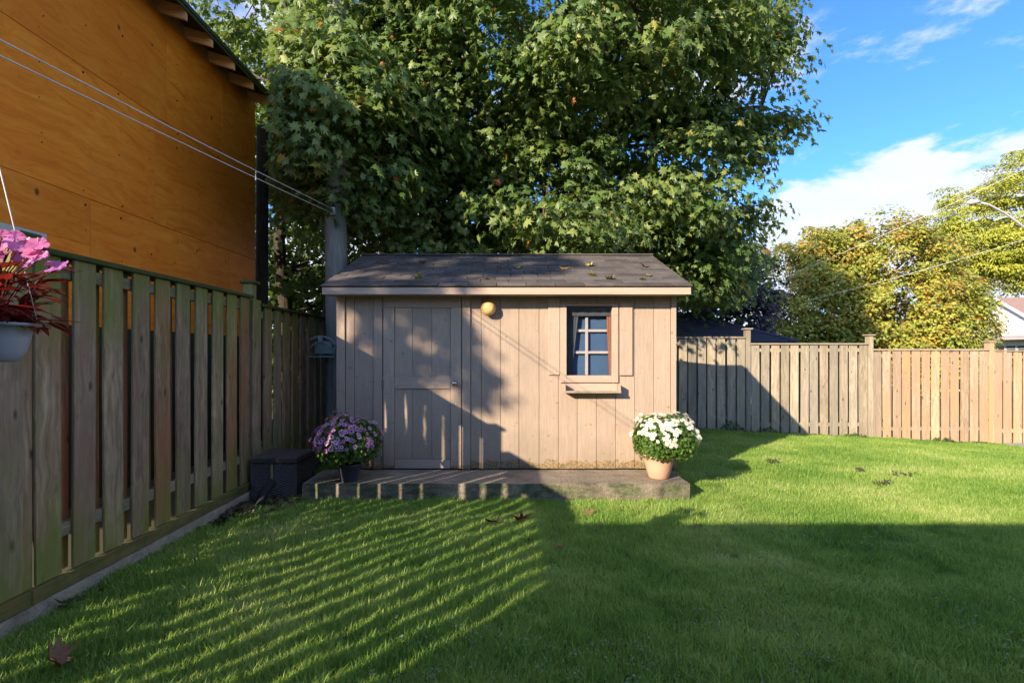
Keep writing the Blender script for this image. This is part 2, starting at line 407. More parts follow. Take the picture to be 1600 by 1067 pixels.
M['dry'] = simple('dry_leaf_brown', (.28, .15, .08), .8, var=.5, scale=25)
M['dryyellow'] = simple('fallen_leaf_yellow', (.55, .50, .10), .7, var=.4, scale=20)
M['dryorange'] = simple('fallen_leaf_orange', (.62, .28, .06), .7, var=.4, scale=20)
M['dryred'] = simple('fallen_leaf_russet', (.33, .13, .07), .7, var=.4, scale=20)
M['clod'] = simple('dark_clippings', (.07, .07, .04), .95, scale=40)
def bark(name, a, b):
    m, n = newmat(name); tc = n.n('ShaderNodeTexCoord'); v = n.scale(tc.outputs['Object'], (9, 9, 1.6))
    g = n.noise(v, 2, 7, .7, dist=1.0)
    finish(n, principled(n, n.mix(n.mr(g, .4, .6), a, b), .95, n.bump(g, 1, .03), spec=.1)); return m
M['bark'] = bark('maple_bark', (.055, .045, .035), (.17, .14, .11))
M['bark_dark'] = bark('dark_bark', (.03, .025, .02), (.09, .075, .06))

def grassmat():
    m, n = newmat('grass_blade')
    oi = n.n('ShaderNodeObjectInfo'); ge = n.n('ShaderNodeNewGeometry')
    r = n.n('ShaderNodeAttribute', attribute_name='rnd', attribute_type='GEOMETRY').outputs['Fac']
    big = n.noise(ge.outputs['Position'], .9, 4, .6)
    f = n.math('ADD', n.math('MULTIPLY', r, .48), n.mr(big, .3, .7, -.02, .54))
    col = n.ramp(f, [(0, (.062, .18, .030)), (.35, (.18, .355, .056)), (.7, (.39, .52, .12)), (.9, (.58, .63, .25)), (1, (.68, .60, .36))])
    p = principled(n, col, .5, spec=.35)
    t = n.n('ShaderNodeBsdfTranslucent', {0: n.mix(.4, col, (.50, .62, .06))})
    mx = n.n('ShaderNodeMixShader', {0: .38}); n.link(p.outputs[0], mx.inputs[1]); n.link(t.outputs[0], mx.inputs[2])
    finish(n, mx); return m
M['grass'] = grassmat()
def soilgrass():
    m, n = newmat('lawn_soil'); ge = n.n('ShaderNodeNewGeometry'); p = ge.outputs['Position']
    a = n.noise(p, 30, 5, .7)
    col = n.ramp(a, [(.3, (.025, .035, .010)), (.6, (.05, .085, .016)), (.8, (.08, .12, .03))])
    finish(n, principled(n, col, .95, n.bump(a, 1, .03), spec=.1)); return m
M['ground'] = soilgrass()

# ------------------------------------------------------------------ ground
xs = np.concatenate([np.linspace(-600, -30, 8), np.linspace(-26, 40, 100), np.linspace(60, 600, 8)])
ys = np.concatenate([np.linspace(-60, -4, 6), np.linspace(-3, 14, 60), np.linspace(18, 60, 10), np.linspace(90, 1500, 8)])
V = np.array([(x, y, gz(x, y)) for y in ys for x in xs]); nx = len(xs)
F = np.array([(j * nx + i, j * nx + i + 1, (j + 1) * nx + i + 1, (j + 1) * nx + i) for j in range(len(ys) - 1) for i in range(nx - 1)])
tag(obj('ground', fast_mesh('ground', V, F, M['ground'], smooth=True)), kind='structure')

# ------------------------------------------------------------------ lawn grass (geometry nodes scatter)
def tuft(seed, nb, rad, hmin, hmax, w):
    r = np.random.default_rng(seed); V = []; F = []; A = []
    for _ in range(nb):
        a, q = r.uniform(0, 6.283), rad * math.sqrt(r.uniform()); x, y = q * math.cos(a), q * math.sin(a)
        h = r.uniform(hmin, hmax); la = r.uniform(0, 6.283); lean = h * r.uniform(.15, .9); da = la + r.uniform(-.6, .6)
        dx, dy = math.cos(da), math.sin(da); sx, sy = -math.sin(la) * w / 2, math.cos(la) * w / 2
        o = len(V); c = r.uniform()
        for t, ww in ((0, 1), (.5, .85)):
            px, py, pz = x + dx * lean * t * t, y + dy * lean * t * t, h * t * (1 - .15 * t) - (.008 if t == 0 else 0)
            V += [(px - sx * ww, py - sy * ww, pz), (px + sx * ww, py + sy * ww, pz)]
        V.append((x + dx * lean, y + dy * lean, h * .85)); A += [c] * 5
        F += [(o, o + 1, o + 3), (o, o + 3, o + 2), (o + 2, o + 3, o + 4)]
    return np.array(V), np.array(F), np.array(A)
tcol = bpy.data.collections.new('grass_tufts')     # never linked to the scene: only feeds the scatter
for i in range(6):
    V, F, A = tuft(100 + i, 26, .05, .020, .055 if i < 4 else .085, .0038)
    tcol.objects.link(bpy.data.objects.new('tuft', fast_mesh('tuft', V, F, M['grass'], A)))
gx = np.linspace(-2.5, 12.5, 90); gy = np.linspace(1.2, 9.98, 60)
V = np.array([(x, y, gz(x, y) + .003) for y in gy for x in gx]); nx = len(gx)
F = []
dens = []
for j in range(len(gy) - 1):
    for i in range(nx - 1):
        cx, cy = (gx[i] + gx[i + 1]) / 2, (gy[j] + gy[j + 1]) / 2
        if -2.0 < cx < 1.74 and cy > 4.93: continue
        if cx > 1.2 * cy + .8: continue
        if cx < -2.35 and cy > 4.2: continue
        F.append((j * nx + i, j * nx + i + 1, (j + 1) * nx + i + 1, (j + 1) * nx + i))
me = fast_mesh('grass', V, np.array(F), M['ground'])
a = me.attributes.new('dens', 'FLOAT', 'POINT')
a.data.foreach_set('value', np.array([1700 if v[1] < 3.4 else (1200 if v[1] < 5.5 else 700) for v in V], dtype=np.float32))
grass = tag(obj('grass', me), 'short green lawn grass between the fences and the shed', 'grass', kind='stuff')
ng = bpy.data.node_groups.new('scatter', 'GeometryNodeTree')
ng.interface.new_socket('Geometry', in_out='INPUT', socket_type='NodeSocketGeometry')
ng.interface.new_socket('Geometry', in_out='OUTPUT', socket_type='NodeSocketGeometry')
g = NT(ng); gi = g.n('NodeGroupInput'); go = g.n('NodeGroupOutput')
at = g.n('GeometryNodeInputNamedAttribute', {'Name': 'dens'}, data_type='FLOAT')
dp = g.n('GeometryNodeDistributePointsOnFaces', {'Mesh': gi.outputs[0], 'Density': at.outputs[0], 'Seed': 3})
ci = g.n('GeometryNodeCollectionInfo', {'Collection': tcol, 'Separate Children': True, 'Reset Children': True})
rr = g.n('FunctionNodeRandomValue', {'Min': (-.12, -.12, 0), 'Max': (.12, .12, 6.28)}, data_type='FLOAT_VECTOR')
nzz = g.n('ShaderNodeTexNoise', {'Vector': g.n('GeometryNodeInputPosition').outputs[0], 'Scale': 3.2, 'Detail': 5.0})
rs = g.n('FunctionNodeRandomValue', {2: .7, 3: 1.15}, data_type='FLOAT')
scl = g.math('MULTIPLY', rs.outputs[1], g.mr(nzz.outputs[0], .36, .64, .65, 1.25))
ip = g.n('GeometryNodeInstanceOnPoints', {'Points': dp.outputs[0], 'Instance': ci.outputs[0], 'Pick Instance': True, 'Rotation': rr.outputs[0], 'Scale': scl})
jn = g.n('GeometryNodeJoinGeometry'); g.link(gi.outputs[0], jn.inputs[0]); g.link(ip.outputs[0], jn.inputs[0]); g.link(jn.outputs[0], go.inputs[0])
md = grass.modifiers.new('scatter', 'NODES'); md.node_group = ng

# ------------------------------------------------------------------ concrete step
def rough_box(name, mat, x0, x1, y0, y1, z0, z1, seg=.06, amp=.006, b=.012, parent=None):
    bm = bmesh.new(); bmesh.ops.create_cube(bm, size=1)
    for v in bm.verts: v.co = ((x0 + x1) / 2 + v.co.x * (x1 - x0), (y0 + y1) / 2 + v.co.y * (y1 - y0), (z0 + z1) / 2 + v.co.z * (z1 - z0))
    for ax, (lo, hi) in enumerate(((x0, x1), (y0, y1), (z0, z1))):
        k = max(1, int((hi - lo) / seg))
        for i in range(1, k):
            co = [0, 0, 0]; co[ax] = lo + (hi - lo) * i / k; no = [0, 0, 0]; no[ax] = 1
            bmesh.ops.bisect_plane(bm, geom=bm.verts[:] + bm.edges[:] + bm.faces[:], plane_co=co, plane_no=no)
    from mathutils import noise
    for v in bm.verts:
        nn = noise.noise_vector(v.co * 6) * amp + noise.noise_vector(v.co * 23) * amp * .5
        v.co += nn
    me = bpy.data.meshes.new(name); bm.to_mesh(me); bm.free(); me.materials.append(mat)
    return obj(name, me, parent)
tag(rough_box('concrete_step', M['slab'], -1.975, 1.745, 4.91, 5.50, -.15, .178), 'mossy poured concrete step in front of the shed door', 'step')

# ------------------------------------------------------------------ fences
def board_mesh(name, mat, w, t, h, seed=0):
    """upright plank, origin at the middle of its foot, a little bowed"""
    r = random.Random(seed); mb = MB(); segs = 4; b = .003; vs = []; fs = []
    ring = [(-w / 2 + b, -t / 2), (w / 2 - b, -t / 2), (w / 2, -t / 2 + b), (w / 2, t / 2 - b), (w / 2 - b, t / 2), (-w / 2 + b, t / 2), (-w / 2, t / 2 - b), (-w / 2, -t / 2 + b)]
    bx, by = r.uniform(-.004, .004), r.uniform(-.003, .003)
    for i in range(segs + 1):
        q = i / segs; k = math.sin(q * math.pi)
        for x, y in ring: vs.append((x + bx * k, y + by * k, h * q))
    for i in range(segs):
        for k in range(8): fs.append((i * 8 + k, i * 8 + (k + 1) % 8, (i + 1) * 8 + (k + 1) % 8, (i + 1) * 8 + k))
    fs.append(tuple(range(7, -1, -1))); fs.append(tuple(segs * 8 + k for k in range(8)))
    mb.add(vs, fs); return mb.mesh(name, mat)

def side_fence():
    t = thing('board_fence', 'tall mossy shadow-box board fence running down the left side of the lawn', 'fence', (-2.53, 0, 0))
    pitch = .2343; y = -2.3; k = 0
    near = {}
    def get(h, s): 
        key = (round(h, 2), s % 8)
        if key not in near: near[key] = board_mesh('board', M['fence_left'], .159 if s % 8 < 4 else .15, .018, h, s % 4)
        return near[key]
    # yard-side edge of a board falls at 4.79/... : phase taken from the photograph
    ph = 2.981
    i0 = int((-2.3 - ph) / pitch)
    for i in range(i0, 40):
        y0 = ph + i * pitch
        if y0 > 9.8: break
        top = 1.80 if y0 < 2.66 else (1.965 if y0 < 5.1 else 1.90)
        r = random.Random(i)
        o = obj('board', get(top - .178, i % 4), t, (-.009, y0 + .0795, .178), (r.uniform(-.004, .004), 0, math.pi / 2 + r.uniform(-.02, .02)))
        o = obj('board', get(top - .178, 4 + (i + 1) % 4), t, (-.027 - (.07 if y0 < 2.6 else .045), y0 + .0795 + pitch / 2, .170), (r.uniform(-.004, .004), 0, math.pi / 2 + r.uniform(-.02, .02)))
    for (a, b, top) in ((-2.3, 2.61, 1.80), (2.79, 5.05, 1.965), (5.23, 7.49, 1.90), (7.67, 9.85, 1.90)):
        for z in (.375, top - .115): MB().cbox(-.0875 if a < 2.6 else -.0625, -.0185, a, b, z, z + .075).build('rail', M['fence_rail'], t)
        MB().cbox(-.16, .025, a, b, top + .002, top + .034, .005).build('cap_rail', M['cap_left'], t)
    for y, top in ((.26, 1.93), (2.70, 2.03), (5.14, 2.12), (7.58, 2.02), (-2.2, 1.93)):
        if y == .26: continue
        p = MB().cbox(-.112, -.0185, y - .045, y + .045, -.3, top).build('post', M['fence_left'], t)
        MB().cbox(-.135, .015, y - .068, y + .068, top + .001, top + .03, .006).build('post_cap', M['cap_left'], p)
    for a, b in ((-2.3, .258), (.262, 2.698), (2.702, 5.138), (5.142, 7.578), (7.582, 9.85)): MB().cbox(-.0178, .022, a, b, .092, .172, .004).build('kickboard', M['kick_left'], t)
    rough_box('concrete_footing', M['strip'], -.14, .030, -2.3, 9.85, -.3, .088, seg=.15, parent=t)
    # footing rises as a rough pale curb under the kickboard
    return t
side_fence()

def back_fence():
    t = thing('board_fence', 'stepped shadow-box board fence across the back, grey left of centre and orange towards the right', 'fence', (0, 10.0, 0))
    posts = [(-2.3, 1.86), (-.10, 1.86), (2.30, 1.86), (4.66, 1.92), (7.04, 1.80), (9.38, 1.675), (11.72, 1.56)]
    tops = [1.745, 1.745, 1.745, 1.62, 1.5075, 1.485]; bots = [-.07, -.07, -.07, -.205, -.29, -.33]
    cache = {}
    for s in range(6):
        x0, x1 = posts[s][0] + .045, posts[s + 1][0] - .045
        if x1 < 1.0: continue        # wholly behind the shed
        top, bot = tops[s], bots[s]; new = s >= 4; mat = M['fence_new'] if new else M['fence_far']
        n = int(round((x1 - x0) / .1935)); pit = (x1 - x0) / n
        for i in range(n):
            r = random.Random(s * 50 + i)
            for row in (0, 1):
                h = round(top - .03 - bot, 2); key = (s, row, i % 5)
                if key not in cache: cache[key] = board_mesh('board', mat, .156 if row == 0 else .148, .018, h + (i % 5 - 2) * .006, i)
                xx = x0 + (i + .5) * pit + (pit / 2 if row else 0) + r.uniform(-.006, .006)
                if xx + .07 > x1 and row: continue
                obj('board', cache[key], t, (xx, -.05 if row == 0 else .06, bot + r.uniform(-.01, .01)), (r.uniform(-.004, .004), r.uniform(-.004, .004), r.uniform(-.02, .02)))
        for z in (bot + .22, top - .16): MB().cbox(x0, x1, -.039, .049, z, z + .07).build('rail', M['fence_railx'], t)
        MB().cbox(x0, x1, -.085, .095, top - .022, top + .012, .004).build('cap_rail', M['fence_railx'], t)
    for i, (x, z) in enumerate(posts):
        if i < 2: continue
        m = M['fence_far'] if i < 5 else M['fence_new']
        p = MB().cbox(x - .044, x + .044, -.075, .045, -.7, z - .03).build('post', m, t)
        MB().cbox(x - .075, x + .075, -.105, .075, z - .028, z, .006).build('post_cap', M['fence_railx'], p)
    return t
back_fence()
tag(MB().box(-3.98, -2.68, 1.0, 9.5, -.05, .02).build('gap_shade_strip', M['clod']), kind='structure')  # dark ground strip added to imitate shade in the low fence gaps
tag(MB().box(9.6, 14, 8.9, 9.9, -.5, -.30).build('path', M['pavers']), kind='structure')

# ------------------------------------------------------------------ shed
def SX(px): return (px - 794) * 5.54 / 800
def SZ(py): return 1.42 - (py - 553) * 5.54 / 800
def shed():
    t = thing('garden_shed', 'beige painted wooden garden shed with plank door, small window and dark shingled roof', 'shed', (0, 0, 0))
    XL, XR, YF, YB, Z0, ZT = -1.85, 1.81, 5.54, 8.05, .18, 2.06
    # siding boards with gaps for grooves
    g = [540, 554, 584]; g2 = [735, 752, 782, 811, 842.5, 872.5, 902, 932, 962, 992, 1021.6, 1048]
    wx0, wx1, wz0, wz1 = SX(885), SX(956), SZ(586.5), SZ(478)
    def board(a, b):
        a, b = SX(a) + .002, SX(b) - .002; mb = MB()
        if b < wx0 or a > wx1: mb.cbox(a, b, YF, YF + .016, Z0 + random.uniform(0, .006), ZT, .0025)
        else:
            mb.cbox(a, b, YF, YF + .016, Z0, wz0 - .002, .0025); mu = mb if (a < wx0 or b > wx1) else MB()
            mu.cbox(a, b, YF, YF + .016, wz1 + .002, ZT, .0025)
            if mu is not mb: mu.build('siding_board', M['paint'], t)
            if a < wx0: mb.cbox(a, wx0 - .001, YF, YF + .016, wz0 - .001, wz1 + .001, .001)
            if b > wx1: mb.cbox(wx1 + .001, b, YF, YF + .016, wz0 - .001, wz1 + .001, .001)
        mb.build('siding_board', M['paint'], t)
    for q in (g, g2):
        for a, b in zip(q, q[1:]): board(a, b)
    # sheathing behind, split round the window
    mb = MB(); y0, y1 = YF + .018, YF + .05
    mb.box(XL, wx0, y0, y1, Z0, ZT); mb.box(wx1, XR, y0, y1, Z0, ZT); mb.box(wx0, wx1, y0, y1, Z0, wz0); mb.box(wx0, wx1, y0, y1, wz1, ZT)
    mb.build('wall', M['paint'], t)
    for k, (a, b) in enumerate(((XL, XL + .03), (XR - .03, XR))):
        MB().box(a, b, y1, YB, .10, ZT).build('wall', M['paint'], t)
    MB().box(XL + .03, XR - .03, YB - .03, YB, .1, ZT).build('wall', M['paint'], t)
    MB().box(XL + .03, XR - .03, y1, YB - .03, .02, .17).build('floor', M['deadwood'], t)
    # corner and door trim
    MB().cbox(SX(526.5), SX(539.5), YF - .019, YF + .017, Z0, ZT).build('corner_trim', M['paint_trim'], t)
    MB().cbox(SX(1048.5), SX(1056), YF - .019, YF + .017, Z0, ZT).build('corner_trim', M['paint_trim'], t)
    MB().cbox(SX(584.5), SX(598), YF - .022, YF + .017, Z0, ZT).build('door_casing', M['paint_trim'], t)
    MB().cbox(SX(722.3), SX(735), YF - .022, YF + .017, Z0 - .002, ZT).build('door_casing', M['paint_trim'], t)
    # door
    dz0, dz1 = SZ(731), SZ(463)
    d = MB().box(SX(600), SX(720.5), YF - .002, YF + .017, dz0, dz1).build('door', M['paint'], t)
    yb = YF - .004
    for a, b in ((617.2, 644.6), (645.4, 674.6), (675.4, 703.8)):
        MB().cbox(SX(a), SX(b), YF - .008, YF - .0025, SZ(716), SZ(481), .0015).build('panel_board', M['paint'], d)
    MB().cbox(SX(599.6), SX(616.6), YF - .024, YF - .0025, dz0, SZ(481) , .002).build('stile', M['paint_trim'], d)
    MB().cbox(SX(704.4), SX(720.8), YF - .024, YF - .0025, dz0, SZ(481), .002).build('stile', M['paint_trim'], d)
    MB().cbox(SX(599.6), SX(720.8), YF - .0235, YF - .0025, SZ(480.6), dz1, .002).build('top_rail', M['paint_trimx'], d)
    MB().cbox(SX(616.9), SX(704.1), YF - .0225, YF - .0095, SZ(607), SZ(589), .002).build('middle_rail', M['paint_trimx'], d)
    MB().cbox(SX(617.2), SX(703.9), YF - .0225, YF - .0025, SZ(731), SZ(717.5), .002).build('bottom_rail', M['paint_trimx'], d)
    for pz in (476, 599, 716):
        MB().cbox(SX(597.0), SX(600.6), YF - .03, YF - .0225, SZ(pz + 6), SZ(pz - 6), .001).build('hinge', M['hinge'], d)
    kx, kz = SX(711), SZ(598.5)
    MB().lathe([(.0, -.075), (.014, -.075), (.024, -.068), (.027, -.058), (.022, -.046), (.011, -.04), (.011, -.02), (.030, -.012), (.030, -.001), (0, -.001)][::-1], (kx, YF - .024, kz), 20, 'y').build('door_knob', M['metal'], d)
    # window
    w = thing_part('window', t)
    fz0, fz1 = SZ(597.5), SZ(475.5); fy0, fy1 = YF - .024, YF + .017
    MB().cbox(SX(875), wx0, fy0, fy1 - .019, fz0, fz1).build('frame', M['paint_trim'], w)
    MB().cbox(wx1, SX(965.6), fy0, fy1 - .019, fz0, fz1).build('frame', M['paint_trim'], w)
    MB().cbox(wx0 + .001, wx1 - .001, fy0 + .001, fy1 - .019, wz1, fz1 - .001).build('frame', M['paint_trimx'], w)
    MB().cbox(wx0 + .001, wx1 - .001, fy0 + .001, fy1 - .019, fz0 + .001, wz0).build('frame', M['paint_trimx'], w)
    MB().box(wx0, wx1, YF + .02, YF + .024, wz0, wz1).build('pane', M['glass'], w)
    yi = YF + .10
    def IX(px): return (px - 794) * yi / 800
    def IZ(py): return 1.42 - (py - 553) * yi / 800
    for (a, b, c, dd) in ((914.5, 919, 493, 586), (899, 949, 514.6, 518.6), (893, 951, 548.5, 552.5)):
        MB().cbox(IX(a), IX(b), yi + (.003 if b - a > 10 else 0), yi + .015 + (.003 if b - a > 10 else 0), IZ(dd), IZ(c), .002).build('muntin', M['muntin'], w)
    MB().box(IX(884), IX(957), yi + .04, yi + .046, IZ(590), IZ(494)).build('sky_reflection', M['sky_reflection'], w)  # blue panel, coloured to stand in for sky reflected in the glass
    def cloth(name, pts_top, pts_bot, mat, y):
        n = 14; vs = []; fs = []
        for k in range(n + 1):
            q = k / n
            a = Vector(pts_top[0]).lerp(Vector(pts_top[1]), q); b = Vector(pts_bot[0]).lerp(Vector(pts_bot[1]), q)
            dy = .006 * math.sin(k * 2.1)
            vs += [(IX(a[0]), y + dy, IZ(a[1])), (IX(b[0]), y + dy, IZ(b[1])), (IX(a[0]), y + dy + .002, IZ(a[1])), (IX(b[0]), y + dy + .002, IZ(b[1]))]
        for k in range(n):
            o = 4 * k
            fs += [(o, o + 1, o + 5, o + 4), (o + 2, o + 6, o + 7, o + 3)]
        MB().add(vs, fs, True).build(name, mat, w)
    cloth('curtain', ((880, 476), (905, 476)), ((880, 590), (892, 590)), M['curtain_dark'], yi - .02)
    cloth('curtain', ((946, 476), (960, 476)), ((951.5, 590), (960, 590)), M['curtain_red'], yi - .02)
    cloth('valance', ((880, 474), (960, 474)), ((880, 494), (960, 494)), M['curtain_dark'], yi - .035)
    MB().box(wx0 - .05, wx1 + .05, yi + .35, yi + .36, wz0 - .1, wz1 + .1).build('interior_shade', M['dark_room'], w)  # near-black sheet standing in for the shade inside the shed
    # shutters
    MB().cbox(SX(856.6), SX(874.4), YF - .020, YF - .001, SZ(585.6), SZ(466)).build('shutter', M['paint_trim'], t)
    MB().cbox(SX(967.6), SX(987.6), YF - .026, YF - .001, SZ(586.3), SZ(474)).build('shutter', M['paint_trim'], t)
    # flower box under the window
    fb = thing_part('window_box', t)
    bx0, bx1 = SX(880), SX(966); y0 = YF - .135
    MB().cbox(bx0, bx1, y0, YF - .0005, SZ(612.5), SZ(610.5) , .001).build('tray', M['fence_railx'], fb)
    MB().cbox(bx0 + .015, bx1 - .015, YF - .012, YF - .001, SZ(610.4), SZ(599), .001).build('back_board', M['paint_trimx'], fb)
    for a in (bx0, bx1 - .012): MB().cbox(a, a + .012, y0 + .002, YF - .013, SZ(610.4), SZ(599.5), .001).build('end_board', M['paint_trim'], fb)
    MB().cbox(bx0, bx1, y0 - .014, y0 - .0005, SZ(612.5), SZ(609.0), .001).build('front_lip', M['fence_railx'], fb)
    # roof
    rf = thing_part('roof', t)
    ye, ze, yr, zr = 5.285, 2.108, 6.80, 2.712; xl, xr = -1.925, 1.895
    dv = Vector((0, yr - ye, zr - ze)); L = dv.length; dn = dv.normalized(); nrm = Vector((0, -dn.z, dn.y))
    # decks
    def deck(y0, z0, y1, z1, nm):
        mb = MB(); th = .03
        mb.add([(xl, y0, z0 - th), (xr, y0, z0 - th), (xr, y1, z1 - th), (xl, y1, z1 - th), (xl, y0, z0 - .001), (xr, y0, z0 - .001), (xr, y1, z1 - .001), (xl, y1, z1 - .001)],
               [(0, 3, 2, 1), (4, 5, 6, 7), (0, 1, 5, 4), (1, 2, 6, 5), (2, 3, 7, 6), (3, 0, 4, 7)]); mb.build(nm, M['fascia'], rf)
    deck(5.303, ze + .0072, yr, zr, 'deck')
    mb = MB(); yb = 8.3; zb = zr - (yb - yr) * (zr - ze) / (yr - ye)
    mb.add([(xl, yr, zr - .03), (xr, yr, zr - .03), (xr, yb, zb - .03), (xl, yb, zb - .03), (xl, yr, zr), (xr, yr, zr), (xr, yb, zb), (xl, yb, zb)],
           [(0, 1, 2, 3), (4, 7, 6, 5), (0, 4, 5, 1), (1, 5, 6, 2), (2, 6, 7, 3), (3, 7, 4, 0)]); mb.build('back_slope', M['shingle'], rf)
    MB().cbox(xl + .004, xr - .008, 5.282, 5.301, 2.034, 2.104, .002).build('fascia', M['fascia'], rf)
    MB().cbox(xl + .01, xr - .015, 5.302, 5.518, 2.040, 2.052, .001).build('soffit', M['paint_trimx'], rf)
    # gable triangles
    for x in (XL + .001, XR - .031):
        MB().add([(x, YF, ZT), (x, YB, ZT), (x, yr, zr - .05), (x + .03, YF, ZT), (x + .03, YB, ZT), (x + .03, yr, zr - .05)],
                 [(0, 2, 1), (3, 4, 5), (0, 3, 5, 2), (1, 2, 5, 4), (0, 1, 4, 3)]).build('gable', M['paint'], t)
    # shingle tabs: individual
    rows = 12; ex = L / rows; tabw = .303; full = []
    ang = math.atan2(zr - ze, yr - ye)
    def tabmesh(wd, s):
        r = random.Random(s); th = .016
        return MB().cbox(.003, wd - .003, 0, ex + .03, 0, th, .0025).mesh('shingle', M['shingle'])
    protos = [tabmesh(tabw, s) for s in range(4)]
    for rrow in range(rows):
        off = -(tabw * (.5 if rrow % 2 else 0)) - random.uniform(0, .03)
        x = xl - .008 + off
        while x < xr:
            a, b = max(x, xl - .008), min(x + tabw, xr + .008)
            if b - a > .03:
                base = Vector((a, ye, ze)) + dn * (rrow * ex - .012) + nrm * (.011 + random.uniform(0, .003))
                mesh = protos[rrow % 4] if b - a > tabw - .001 else tabmesh(b - a, rrow)
                obj('shingle', mesh, rf, base, (ang - .055 + random.uniform(-.004, .004), 0, random.uniform(-.004, .004)))
            x += tabw
    MB().cbox(xl - .01, xr + .01, yr - .09, yr + .09, zr + .004, zr + .022, .006).build('ridge_cap', M['shingle'], rf)
    return t
def thing_part(name, parent):
    o = bpy.data.objects.new(name, None); COL.objects.link(o); o.parent = parent; o.empty_display_size = .1; return o
shed()
# round light on the shed
lt = thing('wall_light', 'round cream wall light between the shed door and window', 'wall light', (SX(763.5), 5.54, SZ(482.5)))
MB().lathe([(0, -.0), (.045, 0), (.045, -.03), (0, -.03)][::-1], (0, 0, 0), 24, 'y').build('base', M['white_frame'], lt)
MB().lathe([(0, -.135), (.03, -.133), (.055, -.12), (.07, -.10), (.078, -.075), (.074, -.05), (.06, -.034), (.045, -.031)][::-1], (0, 0, 0), 28, 'y').build('globe', M['globe'], lt)
MB().lathe([(.0785, -.079), (.0815, -.075), (.0785, -.070)], (0, 0, 0), 28, 'y').build('seam_ring', M['globe'], lt)

# ------------------------------------------------------------------ utility pole, hanger, wires
px_, py_ = -2.28, 6.80
pol = thing('utility_pole', 'weathered grey wooden utility pole beside the left end of the shed', 'utility pole', (px_, py_, 0))
pts = [(0.0 + .012 * math.sin(z * 1.3), 0, z) for z in np.linspace(-.3, 9.5, 22)]
MB().tube(pts, list(np.linspace(.152, .115, 22)), 20).build('shaft', M['deadwood'], pol)
MB().cbox(-.04, .04, -.18, -.10, 3.22, 3.32).build('cable_clamp', M['galv'], pol)
hg = thing('hose_hanger', 'half-round grey-green hose hanger fixed to the utility pole', 'hose hanger', (P(502, 538, 6.55)))
def arc(r, a0, a1, y, n=14, cz=-.10): return [(r * math.cos(R(a0 + (a1 - a0) * i / n)), y, cz + r * .98 * math.sin(R(a0 + (a1 - a0) * i / n))) for i in range(n + 1)]
MB().tube(arc(.205, 22, 158, -.03), .011, 8).build('outer_arch', M['hanger'], hg)
MB().tube(arc(.205, 22, 158, .03), .011, 8).build('outer_arch', M['hanger'], hg)
MB().tube(arc(.135, 28, 152, -.03), .009, 8).build('inner_arch', M['hanger'], hg)
MB().cbox(-.03, .03, -.04, -.02, .03, .10).build('spoke', M['hanger'], hg)
for s in (-1, 1): MB().tube([(s * .19, -.03, -.025), (s * .165, -.01, -.075), (s * .17, -.01, -.155)], .014, 8).build('side_arm', M['hanger'], hg)
MB().cbox(-.17, .17, -.04, .04, -.165, -.150).build('tray', M['hanger'], hg)
MB().cbox(-.09, .13, .035, .115, -.12, .04).build('back_plate', M['hanger'], hg)
def cable(a, b, sag, rad, n=24):
    a, b = Vector(a), Vector(b)
    return [(a.lerp(b, i / n) - Vector((0, 0, sag * 4 * (i / n) * (1 - i / n)))) for i in range(n + 1)]
for k, (zs, lab) in enumerate((((3.30, 2.35), 'upper of the two white cables crossing in front of the plywood wall'), ((3.24, 2.27), 'lower of the two white cables crossing in front of the plywood wall'))):
    a = Vector((px_, py_ - .18, zs[0])); 
    b = P(0, 55 if k == 0 else 80, 2.0); e = a + (b - a) * ((py_ - .18 + .9) / (py_ - .18 - 2.0))
    tag(MB().tube(cable(a, e, .02, 0), .0034, 6).build('cable', M['wire']), lab, 'cable', 'white cables running from the utility pole')

